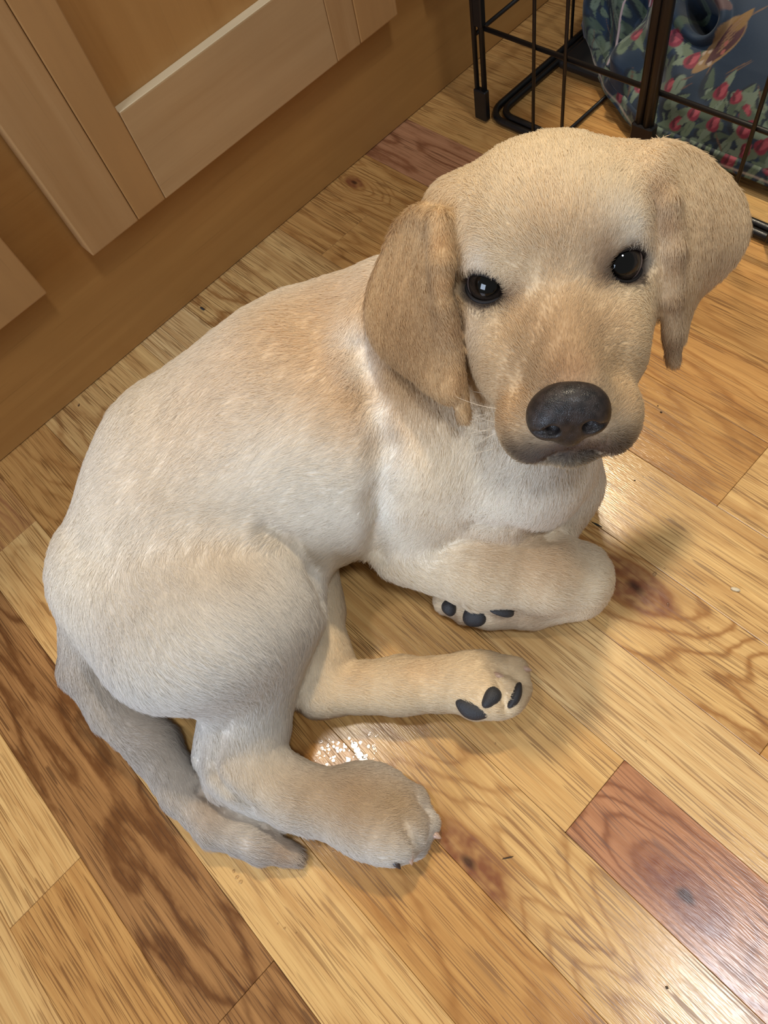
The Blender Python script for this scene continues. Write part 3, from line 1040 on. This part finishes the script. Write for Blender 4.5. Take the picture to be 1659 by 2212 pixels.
# ------------------------------------------------------------------ puppy: objects
WF = lambda d: np.exp(-np.maximum(d, -.002) / .007)
gcol = {'trunk': srgb(249, 239, 223), 'hind_right': srgb(232, 226, 218), 'hind_left': srgb(234, 212, 178), 'fore_right': srgb(248, 230, 202), 'fore_left': srgb(246, 232, 212),  # hind_right greyed: cool light painted into the cream coat
        'tail': srgb(200, 190, 180), 'head': srgb(240, 220, 186), 'ear_right': srgb(214, 180, 134), 'ear_left': srgb(236, 210, 172)}
W = np.zeros(len(BV)); FL = np.zeros((len(BV), 3)); LEN = np.zeros(len(BV)); COL = np.zeros((len(BV), 3)); EARW = np.zeros(len(BV))
for g, prims in PR.items():
    dmin = None
    for q in prims:
        near = ((BV > q.lo - .03) & (BV < q.hi + .03)).all(1)
        if not near.any(): continue
        w_ = np.zeros(len(BV))
        w_[near] = WF(q.fn(BV[near]))
        if g.startswith('ear'): w_ *= .5
        W += w_
        FL += w_[:, None] * q.flow
        LEN += w_ * (q.fur if q.fur < .006 else .006 + (q.fur - .006) * .55)
        COL += w_[:, None] * np.array(gcol[g][:3])
        if g.startswith('ear'): EARW += w_
W = np.maximum(W, 1e-6)
FL /= W[:, None]; LEN /= W; COL /= W[:, None]; EARW /= W


def dab(p, r, c, s=1.0):
    global COL
    w_ = s * np.exp(-(np.linalg.norm(BV - p, axis=1) / r) ** 2)
    COL = COL * (1 - w_[:, None]) + w_[:, None] * np.array(c[:3])


def trim(p, r, k):
    global LEN
    w_ = np.exp(-(np.linalg.norm(BV - p, axis=1) / r) ** 2)
    LEN = LEN * (1 - w_ * (1 - k))


tan, tan2, cream, dkb, liner = srgb(222, 182, 128), srgb(218, 178, 128), srgb(252, 244, 232), srgb(176, 134, 92), srgb(58, 42, 34)
for (x, y, r, c, s_) in ((690, 660, .045, tan, .55), (600, 740, .04, tan, .35), (760, 830, .030, tan, .65), (800, 900, .02, tan, .5), (450, 870, .05, srgb(222, 190, 150), .4), (730, 750, .03, tan, .35),
                         (320, 1080, .04, srgb(224, 196, 160), .35), (500, 1180, .03, srgb(214, 184, 140), .35), (850, 1000, .014, cream, .8), (820, 900, .010, cream, .8), (790, 790, .012, cream, .8),
                         (830, 1100, .016, cream, .8), (770, 720, .012, cream, .7), (890, 1180, .02, cream, .5), (1180, 1060, .03, cream, .5),
                         (1130, 1200, .022, tan2, .45), (1200, 1215, .018, tan2, .4), (1050, 1180, .02, tan2, .3), (760, 1720, .024, srgb(186, 152, 110), .75), (660, 1710, .024, srgb(188, 160, 124), .7), (850, 1740, .022, srgb(190, 158, 112), .75), (560, 1680, .02, srgb(212, 188, 154), .5), (480, 1640, .02, srgb(206, 184, 156), .4),  # tan foreleg and hind foot; a shadow over the foot is painted in
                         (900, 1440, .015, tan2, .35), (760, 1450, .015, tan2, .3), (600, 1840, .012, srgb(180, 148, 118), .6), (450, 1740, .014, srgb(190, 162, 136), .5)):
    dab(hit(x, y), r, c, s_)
for (x, y, r, c, s_) in ((1185, 540, .014, dkb, .25), (1225, 600, .010, dkb, .2), (1040, 562, .006, cream, .3), (1365, 505, .008, cream, .3), (1170, 480, .022, tan2, .35), (1280, 505, .012, dkb, .35), (1200, 700, .020, tan, .35), (1120, 690, .012, tan2, .5), (1330, 690, .014, tan2, .35),
                         (1030, 560, .008, cream, .3), (1380, 500, .010, cream, .3), (1340, 470, .010, cream, .3), (1010, 700, .012, cream, .2),
                         (1225, 810, .010, srgb(150, 98, 72), .6), (1245, 790, .008, srgb(160, 108, 78), .4), (1110, 640, .006, dkb, .7), (1295, 600, .007, dkb, .75), (1300, 560, .008, dkb, .7),
                         (1090, 920, .016, tan2, .35), (1350, 900, .016, tan2, .3)):
    dab(hit(x, y), r, c, s_)
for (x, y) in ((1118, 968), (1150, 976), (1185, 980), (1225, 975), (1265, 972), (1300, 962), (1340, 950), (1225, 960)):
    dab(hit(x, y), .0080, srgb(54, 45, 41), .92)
for (x, y, r, c, s_) in ((1190, 740, .026, srgb(172, 138, 100), .7), (1230, 780, .018, srgb(168, 134, 98), .6), (1270, 700, .02, srgb(184, 150, 112), .5), (1110, 830, .018, srgb(204, 164, 114), .5), (1350, 800, .018, srgb(206, 168, 120), .45), (1110, 900, .014, srgb(196, 156, 110), .45), (1355, 890, .014, srgb(204, 166, 118), .4),  # tan muzzle, deepened with the shade on it painted in
                         (1418, 400, .007, srgb(160, 120, 78), .7), (1444, 470, .008, srgb(158, 118, 78), .75), (1460, 560, .008, srgb(156, 118, 78), .75), (1458, 650, .008, srgb(152, 116, 80), .75), (1458, 740, .009, srgb(146, 112, 80), .75),  # front strip of the left ear: painted shade, turned from the light
                         (870, 750, .022, srgb(158, 122, 82), .55), (1100, 1330, .012, srgb(170, 134, 96), .7), (1165, 1335, .012, srgb(178, 142, 104), .6), (990, 1335, .008, srgb(170, 134, 98), .6),  # paw underside: brownish fur plus painted shade under the forearm
                         (952, 510, .006, srgb(198, 152, 100), .6), (956, 600, .006, srgb(198, 152, 100), .6), (966, 700, .006, srgb(198, 154, 104), .6), (990, 810, .006, srgb(198, 154, 104), .5),
                         (880, 700, .03, srgb(178, 138, 92), .6), (850, 600, .025, srgb(196, 156, 108), .35), (1540, 560, .03, srgb(190, 150, 104), .4)):
    dab(hit(x, y), r, c, s_)
# dark lips and chin
for q in ((-1.6, 5.7, -5.4), (-.8, 6.3, -5.1), (0, 6.5, -4.8), (.8, 6.3, -5.1), (1.6, 5.7, -5.4), (2.4, 4.7, -5.8), (-2.4, 4.7, -5.8), (0, 6.7, -4.3)):
    dab(hp(*q), .0065, srgb(84, 66, 58), .85)
    trim(hp(*q), .008, .8)
nose_c = hp(0, 6.6, -3.0)
dab(nose_c, .017, srgb(120, 88, 66), .5)
trim(nose_c, .020, .25)
for (c_, n_, xb, zb, sx) in EYES:
    rel = BV - (c_ + n_ * .009)
    a, b, c = rel @ xb, rel @ zb, rel @ n_
    rr = np.sqrt((a / .0120) ** 2 + (b / .0098) ** 2 + (c / .016) ** 2)
    w_ = np.clip(1.25 - rr, 0, .38) / .38
    w_ *= w_
    COL = COL * (1 - .95 * w_[:, None]) + .95 * w_[:, None] * np.array(liner[:3])
    LEN = LEN * (1 - .6 * np.clip(1.45 - rr, 0, .40) / .40)
    dab(c_ - xb * .0125 + n_ * .009 - zb * .003, .0075, liner, .75)      # tear corner
for (x, y) in ((405, 1560), (418, 1640), (432, 1705), (480, 1748), (565, 1782)):
    trim(hit(x, y), .008, .45)
puppy = empty('labrador_puppy', tuple(P(620, 1050, .0)))
tag(puppy, 'yellow labrador puppy lying curled on the oak floor and looking up', 'dog')
bme = mesh_from('body', BV, BQ)
ca = bme.color_attributes.new('coat', 'FLOAT_COLOR', 'POINT')
ca.data.foreach_set('color', np.concatenate([COL, np.ones((len(COL), 1))], 1).astype(np.float32).ravel())
sk = NT('puppy_skin')
sc_ = sk.n('ShaderNodeAttribute', attribute_name='coat').outputs['Color']
nz = sk.noise(sk.n('ShaderNodeTexCoord').outputs['Object'], 900, 3)
sk.set(Base_Color=sk.mix(sk.math('MULTIPLY', nz, .5), sc_, sk.mix(1.0, sc_, (.9, .86, .82, 1), 'MULTIPLY')), Roughness=.8)
body = link('body', bme, sk.mat, puppy, True)

# ---- fur
LEN = np.where(LEN > .0024, np.maximum(LEN, .0044), np.maximum(LEN, .0030))
FUR_N = 800000
tris = np.concatenate([BQ[:, [0, 1, 2]], BQ[:, [0, 2, 3]]])
tv = BV[tris]
area_ = np.linalg.norm(np.cross(tv[:, 1] - tv[:, 0], tv[:, 2] - tv[:, 0]), axis=1) * .5
headw = (LEN[tris].mean(1) < .0075)
wt = area_ * np.where(headw, 2.6, 1.0) * (tv[:, :, 2].mean(1) > .004)
ti = rng.choice(len(tris), FUR_N, p=wt / wt.sum())
b0, b1 = rng.random(FUR_N), rng.random(FUR_N)
fl_ = b0 + b1 > 1
b0[fl_], b1[fl_] = 1 - b0[fl_], 1 - b1[fl_]
bw = np.stack([1 - b0 - b1, b0, b1], 1)
def bary(A): return (A[tris[ti]] * (bw[:, :, None] if A.ndim == 2 else bw)).sum(1)
root, nrm, flw, ln, fc, earw = bary(BV), bary(BN), bary(FL), bary(LEN), bary(COL), bary(EARW)
nrm /= np.linalg.norm(nrm, axis=1, keepdims=True)


def vnoise(p, f, seed):
    r_ = np.random.default_rng(seed)
    o_ = np.zeros((len(p), 3))
    for _ in range(6):
        k_ = r_.normal(size=3) * f
        o_ += np.sin(p @ k_ + r_.uniform(0, 6.3))[:, None] * r_.normal(size=3)
    return o_ / 3


wob = .22 * vnoise(root, 50, 1) + .14 * vnoise(root, 200, 2) + .09 * vnoise(root, 700, 3) + .16 * rng.normal(size=(FUR_N, 3))
t = flw + wob
t -= nrm * (t * nrm).sum(1)[:, None]
t /= np.maximum(np.linalg.norm(t, axis=1, keepdims=True), 1e-6)
ln = ln * rng.uniform(.65, 1.2, FUR_N)
lift = rng.uniform(.12, .30, FUR_N) + .05 * vnoise(root, 300, 4)[:, 0]
lift = np.clip(lift, .10, .6)
NP_ = 4
ss = np.linspace(0, 1, NP_)
pos = np.zeros((FUR_N, NP_, 3), np.float32)
for i, s_ in enumerate(ss):
    # leaves the skin steeply, then lies down along the coat
    up_ = (lift * (1.6 * s_ - .85 * s_ * s_))[:, None]
    droop = np.zeros(3); droop[2] = -.06 * s_ * s_
    pos[:, i] = root - nrm * .0003 + ln[:, None] * (t * (s_ * .92) + nrm * up_ + droop)
pos[:, :, 2] = np.maximum(pos[:, :, 2], .0006)
bright = rng.uniform(.90, 1.08, FUR_N) * (1 + .02 * vnoise(root, 200, 6)[:, 0] + .015 * vnoise(root, 900, 7)[:, 0])
fc = np.clip(fc * bright[:, None], 0, 1)


def hair_object(name, pos, rad, colr, nr, mat, parent):
    n_, k_ = pos.shape[:2]
    cu = bpy.data.hair_curves.new(name)
    cu.add_curves([k_] * n_)
    cu.attributes['position'].data.foreach_set('vector', np.ascontiguousarray(pos, np.float32).ravel())
    ra = cu.attributes.get('radius') or cu.attributes.new('radius', 'FLOAT', 'POINT')
    ra.data.foreach_set('value', np.ascontiguousarray(rad, np.float32).ravel())
    a1 = cu.attributes.new('coat', 'FLOAT_COLOR', 'CURVE')
    a1.data.foreach_set('color', np.concatenate([colr, np.ones((n_, 1))], 1).astype(np.float32).ravel())
    a2 = cu.attributes.new('skin_normal', 'FLOAT_VECTOR', 'CURVE')
    a2.data.foreach_set('vector', nr.astype(np.float32).ravel())
    cu.materials.append(mat)
    o = bpy.data.objects.new(name, cu)
    col.objects.link(o)
    o.parent = parent
    o.matrix_parent_inverse = Matrix.Translation(tuple(parent.location)).inverted()
    return o


fm = NT('puppy_fur')
fa = fm.n('ShaderNodeAttribute', attribute_name='coat').outputs['Color']
fn = fm.n('ShaderNodeAttribute', attribute_name='skin_normal').outputs['Vector']
hi_ = fm.n('ShaderNodeHairInfo')
tipc = fm.mix(hi_.outputs['Intercept'], fm.mix(1.0, fa, (1.0, .99, .97, 1), 'MULTIPLY'), fm.mix(1.0, fa, (1.08, 1.08, 1.08, 1), 'MULTIPLY'))
fm.t.nodes.remove(fm.bsdf)
df = fm.n('ShaderNodeBsdfDiffuse')
fm.l(tipc, df.inputs['Color'])
nmx = fm.n('ShaderNodeMix', data_type='VECTOR')
nmx.inputs[0].default_value = .85
geo = fm.n('ShaderNodeNewGeometry').outputs['Normal']
fm.l(geo, nmx.inputs[4]); fm.l(fn, nmx.inputs[5])
fm.l(fm.vmath('NORMALIZE', nmx.outputs[1]), df.inputs['Normal'])
tr = fm.n('ShaderNodeBsdfTranslucent')
fm.l(tipc, tr.inputs['Color'])
gl = fm.n('ShaderNodeBsdfHair', component='Reflection')
gl.inputs['Color'].default_value = (1, .95, .88, 1)
gl.inputs['RoughnessU'].default_value = .35
gl.inputs['RoughnessV'].default_value = .6
m1 = fm.n('ShaderNodeMixShader'); m1.inputs[0].default_value = .22
fm.l(df.outputs[0], m1.inputs[1]); fm.l(tr.outputs[0], m1.inputs[2])
m2 = fm.n('ShaderNodeMixShader'); m2.inputs[0].default_value = .05
fm.l(m1.outputs[0], m2.inputs[1]); fm.l(gl.outputs[0], m2.inputs[2])
fm.l(m2.outputs[0], fm.t.nodes['Material Output'].inputs['Surface'])
rad = np.array([.00013, .000125, .00010, .00003])[None, :] * (rng.uniform(.8, 1.2, FUR_N) * np.clip(.78 + (ln - .003) / .006 * .22, .78, 1.0))[:, None]
fur = hair_object('fur', pos, rad, fc, nrm, fm.mat, puppy)
tag(fur, 'short cream and tan coat', kind='stuff')

# ---- whiskers
wp, wn = [], []
for sx in (-1, 1):
    for k in range(20 if sx < 0 else 9):
        y, z = random.uniform(2.8, 5.0), random.uniform(-5.7, -3.8)
        r0 = hp(sx * 3.0, y, z)
        dv = hv(sx * random.uniform(.5, 1.0), random.uniform(-.5, .25), random.uniform(-.7, .0))
        dv /= np.linalg.norm(dv)
        L_ = random.uniform(.012, .028) if sx < 0 else random.uniform(.006, .012)
        bend = hv(random.uniform(-.6, .2), -1, random.uniform(-.9, .5)) * random.uniform(.2, .8)
        wp.append([r0 - hv(sx, 0, 0) * .006 + L_ * (dv * q + bend * q * q) for q in np.linspace(0, 1, 6)])
for k in range(26):       # stray chin and throat hairs beside the ear
    r0 = hit(random.uniform(1015, 1075), random.uniform(880, 970))
    dv = cvec(random.uniform(-.8, .3), random.uniform(-.2, 1), random.uniform(-.9, -.2))
    wp.append([r0 + .016 * (dv * q + cvec(-.5, .6, 0) * q * q * .5) for q in np.linspace(0, 1, 6)])
wp = np.array(wp)
wr = np.tile(np.array([.00014, .00013, .00011, .00009, .00007, .00003]), (len(wp), 1))
wh = hair_object('whiskers', wp, wr, np.tile(np.array(srgb(238, 226, 208)[:3]), (len(wp), 1)), np.tile(-HF * 0 + np.array([0, 0, 1.]), (len(wp), 1)), fm.mat, puppy)
tag(wh, 'pale whiskers on the muzzle', kind='stuff')

# ---- nose
gh = .0007
nlo, nhi = np.array([-2.4, 4.2, -4.4]) * .01, np.array([2.4, 7.6, -.2]) * .01
nn = np.ceil((nhi - nlo) / gh).astype(int) + 1
na = [nlo[i] + gh * np.arange(nn[i]) for i in range(3)]
np_ = np.stack(np.meshgrid(*na, indexing='ij'), -1)
E3 = np.eye(3)
def le(x, y, z, r): return d_ell(np_, np.array([x, y, z]) * .01, E3, np.array(r) * .01)
ND = le(0, 5.55, -2.0, (1.55, 1.05, 1.0))
ND = smin(ND, le(.78, 5.75, -2.35, (.86, .88, .80)), .004)
ND = smin(ND, le(-.78, 5.75, -2.35, (.86, .88, .80)), .004)
ND = smin(ND, le(0, 5.75, -2.95, (.62, .80, .62)), .004)
for sx in (-1, 1):
    ND = -smin(-ND, le(sx * .72, 6.60, -2.35, (.29, .50, .27)), .0015)
    a_, b_ = np.array([sx * .80, 6.60, -2.35]) * .01, np.array([sx * 1.45, 6.25, -2.50]) * .01
    ND = -smin(-ND, d_cone(np_, a_, b_, .0017, .0008), .0015)
ND = -smin(-ND, d_cone(np_, np.array([0, 6.72, -2.9]) * .01, np.array([0, 6.45, -3.6]) * .01, .0007, .0006), .001)
nv_, nq_ = surface_nets(ND.astype(np.float32), nlo, gh)
nc_ = np.array([0, .057, -.0235])
nv_ = nc_ + (nv_ - nc_) * np.array([1.06, 1.0, 1.15])
nv_w = HO + (nv_ + np.array([-.0028, .0058, -.0064])) @ HAX
if np.linalg.det(HAX) < 0: nq_ = nq_[:, ::-1]
nm = NT('wet_nose')
tc = nm.n('ShaderNodeTexCoord').outputs['Object']
vor = nm.n('ShaderNodeTexVoronoi', feature='DISTANCE_TO_EDGE'); vor.inputs['Scale'].default_value = 1500
nm.l(tc, vor.inputs['Vector'])
nb_ = nm.noise(tc, 250, 3)
nm.set(Base_Color=nm.mix(nm.ramp(nb_, .35, .7), srgb(24, 20, 20), srgb(54, 45, 42)), Roughness=.38)
bp = nm.n('ShaderNodeBump', i_Strength=.3, i_Distance=.0005)
nm.l(nm.ramp(vor.outputs['Distance'], 0, .12), bp.inputs['Height']); nm.l(bp.outputs[0], nm.bsdf.inputs['Normal'])
o = link('nose', mesh_from('nose', nv_w, nq_), nm.mat, puppy, True)
o['label'] = 'dark brown-black nose'

# ---- eyes and lids
em = NT('puppy_eye')
tc = em.n('ShaderNodeTexCoord').outputs['Object']
sp = em.n('ShaderNodeSeparateXYZ'); em.l(tc, sp.inputs[0])
zc = em.math('DIVIDE', sp.outputs[2], .0108)          # cosine of the angle from the optical axis
iris = em.noise(em.vmath('MULTIPLY', tc, (1400, 1400, 200)), 1, 2)
ic = em.mix(iris, srgb(28, 21, 17), srgb(52, 42, 35))
c = em.mix(em.ramp(zc, .80, .86), ic, (.002, .002, .002, 1))
c = em.mix(em.ramp(zc, .58, .53), c, srgb(30, 20, 16))
c = em.mix(em.ramp(zc, .52, .46), c, srgb(150, 130, 124))
em.set(Base_Color=c, Roughness=.12)
em.bsdf.inputs['Specular IOR Level'].default_value = 0
em.bsdf.inputs['Coat Weight'].default_value = 1.0
em.bsdf.inputs['Coat Roughness'].default_value = .02
lid_m = plain('eyelid', srgb(30, 22, 19), .7)
ER = .0108
for (c_, n_, xb, zb, sx) in EYES:
    bm = bmesh.new()
    bmesh.ops.create_uvsphere(bm, u_segments=40, v_segments=24, radius=ER)
    em_ = bpy.data.meshes.new('eye'); bm.to_mesh(em_); bm.free()
    gaze = np.array([0, 0, CAM_H]) - c_
    gaze = gaze / np.linalg.norm(gaze) * .75 + n_ * .25
    em_.transform(Matrix.Identity(4))
    eo = link('eye', em_, em.mat, None, True)
    eo.parent = puppy
    eo.matrix_world = Matrix.Translation(tuple(c_ - n_ * .0009)) @ Vector(gaze).to_track_quat('Z', 'Y').to_matrix().to_4x4()
    eo.matrix_parent_inverse = Matrix.Translation(tuple(puppy.location)).inverted()
    eo.matrix_basis = Matrix.Translation(tuple(c_ - n_ * .0009)) @ Vector(gaze).to_track_quat('Z', 'Y').to_matrix().to_4x4()
    eo['label'] = 'dark brown eye with a round black pupil'
    pts = []
    for a in np.linspace(0, 2 * math.pi, 40, endpoint=False):
        u_, v_ = .0104 * math.cos(a), (.0073 if sx > 0 else .0064) * math.sin(a) * (1 - .12 * abs(math.cos(a)) ** 3)
        if math.cos(a) < -.6: u_ -= .0016 * ((-math.cos(a) - .6) / .4) ** 2
        dn = math.sqrt(max(ER ** 2 - u_ ** 2 - v_ ** 2, 1e-8)) if u_ * u_ + v_ * v_ < ER ** 2 else .001
        pts.append(c_ + xb * u_ + zb * v_ + n_ * (dn + .0004))
    lo_ = link('eyelid', tube_mesh('eyelid', pts, .00085, 8, True), lid_m, puppy)

# ---- paw pads and claws
pad_m = plain('paw_pad', srgb(46, 45, 48), .55, 0, 0, .6, 1500)
claw_m = plain('claw', srgb(196, 164, 146), .35, 0, .4)
dclaw_m = plain('dark_claw', srgb(60, 48, 44), .4)


def pad(px, py, w_, h_, ang, sink=.0012, th=.0045):
    c = hit(px, py)
    n_ = grad(D, c[None], GLO, GH, .004)[0]
    v_ = np.array([0, 0, CAM_H]) - c
    v_ /= np.linalg.norm(v_)
    n_ = n_ * .6 + v_ * .4
    n_ /= np.linalg.norm(n_)
    xa = cvec(math.cos(ang), math.sin(ang), 0)
    xa -= n_ * (xa @ n_); xa /= np.linalg.norm(xa)
    ya = np.cross(n_, xa)
    bm = bmesh.new()
    bmesh.ops.create_uvsphere(bm, u_segments=24, v_segments=14, radius=1)
    k_ = np.linalg.norm(np.array([0, 0, CAM_H]) - c) / FPX
    for vt in bm.verts:
        p_ = np.array(vt.co)
        rr = 1 + .08 * math.sin(3 * math.atan2(p_[1], p_[0]) + px)
        q = c - n_ * sink + xa * p_[0] * w_ * k_ * rr + ya * p_[1] * h_ * k_ * rr + n_ * np.sign(p_[2]) * abs(p_[2]) ** .8 * th
        q[2] = max(q[2], .0006)
        vt.co = Vector(q)
    me = bpy.data.meshes.new('paw_pad'); bm.to_mesh(me); bm.free()
    return link('paw_pad', me, pad_m, puppy, True)


def claw(a, b, r, m_):
    a, b = np.asarray(a), np.asarray(b)
    mid_ = (a + b) / 2 + np.array([0, 0, .0016])
    pts = [(1 - q) ** 2 * a + 2 * q * (1 - q) * mid_ + q * q * b for q in np.linspace(0, 1, 7)]
    return link('claw', tube_mesh('claw', pts, [r * (1 - q ** 2.2) + .00025 for q in np.linspace(0, 1, 7)], 10), m_, puppy)


pad(1018, 1534, 36, 20, .25)
pad(1062, 1506, 17, 25, .75)
pad(1114, 1503, 11, 29, .5)
pad(972, 1310, 16, 20, .1, -.001)
pad(1026, 1328, 25, 28, .3, -.001)
pad(1085, 1316, 28, 10, .3, -.001)
claw(hit(1068, 1460, .002), hit(1075, 1462) + cvec(.0065, .002, -.001), .0024, claw_m)
claw(hit(1128, 1445, .003), hit(1130, 1445) + cvec(.0055, .001, 0), .0020, claw_m)
claw(hit(884, 1838, .002), hit(886, 1850) + cvec(.001, .005, 0), .0022, claw_m)
claw(hit(850, 1856, .003), hit(850, 1862) + cvec(.004, .004, .0), .0022, dclaw_m)
claw(hit(935, 1800, .003), hit(935, 1800) + cvec(.005, .003, .0), .0020, claw_m)

# ------------------------------------------------------------------ water and crumbs on the floor
wm = NT('water')
wm.t.nodes.remove(wm.bsdf)
tp = wm.n('ShaderNodeBsdfTransparent')
gs_ = wm.n('ShaderNodeBsdfGlossy'); gs_.inputs['Roughness'].default_value = .08
fr_ = wm.n('ShaderNodeFresnel'); fr_.inputs['IOR'].default_value = 1.45
mx_ = wm.n('ShaderNodeMixShader')
wm.l(fr_.outputs[0], mx_.inputs[0]); wm.l(tp.outputs[0], mx_.inputs[1]); wm.l(gs_.outputs[0], mx_.inputs[2])
wm.l(mx_.outputs[0], wm.t.nodes['Material Output'].inputs['Surface'])


def drops(name, spots, label, flat=.30):
    bm = bmesh.new()
    for (x, y, r) in spots:
        c = P(x, y, 0)
        mtx = Matrix.Translation((c[0], c[1], .00005)) @ Matrix.Rotation(random.uniform(0, 3), 4, 'Z') @ Matrix.Diagonal((r * random.uniform(.8, 1.7), r, r * flat, 1))
        bmesh.ops.create_uvsphere(bm, u_segments=10, v_segments=8, radius=1, matrix=mtx)
    for vt in bm.verts: vt.co.z = max(vt.co.z, .00004)
    me = bpy.data.meshes.new(name)
    bm.to_mesh(me); bm.free()
    o = link(name, me, wm.mat, None, True)
    tag(o, label, 'water', kind='stuff')
    return o


rw = random.Random(3)
sp = []
for _ in range(85):     # licked patch between the hind paws
    a = rw.gauss(0, 1); b = rw.gauss(0, 1)
    x, y = 735 + 38 * a, 1625 + 24 * b + .5 * (a * 10)
    if y < 1668: sp.append((x, y, rw.uniform(.0005, .0015)))
sp += [(765 + 6 * q, 1610 + 11 * q, .0026) for q in range(6)]
drops('wet_patch', sp, 'patch of water droplets on the floor between the hind paws', .06)
sp = [(1414, 1240, .0012), (1443, 1306, .0009), (1530, 1356, .0007), (1532, 1390, .0007), (1436, 1228, .0005), (1013, 1393, .0010), (405, 1790, .0013), (448, 1822, .0007), (452, 1835, .0006),
      (505, 1882, .0009), (512, 1895, .0010), (520, 1905, .0011), (600, 1995, .0005), (615, 2005, .0006), (640, 2015, .0005), (655, 1800, .0013), (665, 1815, .0009), (690, 1826, .0007), (720, 1838, .0006), (745, 1846, .0006),
      (1328, 990, .0010), (1345, 1008, .0008), (1390, 1030, .0007), (1320, 1012, .0012), (1395, 1600, .0006), (1070, 1606, .0005), (170, 875, .0010)]
drops('water_droplets', sp, 'scattered single water droplets around the puppy')


def chip(name, px, py, l, w_, h_, ang, rgb, label, cat):
    c = P(px, py, 0)
    bm = bmesh.new()
    bmesh.ops.create_icosphere(bm, subdivisions=2, radius=1)
    for vt in bm.verts:
        n = 1 + .25 * math.sin(vt.co.x * 5 + px) * math.cos(vt.co.y * 4 + py)
        vt.co = Vector((vt.co.x * l * n, vt.co.y * w_ * n, (vt.co.z + .98) * h_))
    me = bpy.data.meshes.new(name)
    bm.to_mesh(me); bm.free()
    o = link(name, me, plain(name + '_stuff', rgb, .6, 0, 0, .4, 2500), None, True)
    o.location = (c[0], c[1], .00005)
    d = cvec(math.cos(ang), math.sin(ang), 0)
    o.rotation_euler = (0, 0, math.atan2(d[1], d[0]))
    return tag(o, label, cat)


chip('bark_sliver', 1290, 1134, .0042, .0006, .0004, .62, srgb(34, 34, 26), 'thin dark sliver of bark on the floor beside the puppy chest', 'debris')
chip('pale_crumb', 1588, 1274, .0030, .0014, .0009, .4, srgb(226, 206, 170), 'pale crumb lying on the oak strip beyond the front paw', 'crumb')
chip('metal_staple', 438, 668, .0032, .0010, .0009, .75, srgb(42, 42, 44), 'small dark metal scrap on the floor close to the cabinet', 'debris')
chip('dirt_speck', 1371, 1038, .0007, .0004, .0003, .2, srgb(40, 26, 18), 'dark speck on the floor under the puppy chin', 'debris')
chip('dirt_speck', 1428, 891, .0009, .0006, .0004, .6, srgb(62, 44, 26), 'larger brown speck on the floor below the dangling ear', 'debris')
chip('dirt_speck', 1421, 877, .0006, .0004, .0003, .6, srgb(62, 44, 26), 'tiny brown speck just above the larger one near the ear', 'debris')
chip('dirt_speck', 1440, 2133, .0009, .0007, .0004, .6, srgb(70, 56, 36), 'brown speck in the bright floor glare', 'debris')
chip('wood_splinter', 1096, 1853, .0034, .0004, .0003, -.2, srgb(60, 42, 24), 'thin dark splinter beside the knot near the hind paw', 'debris')
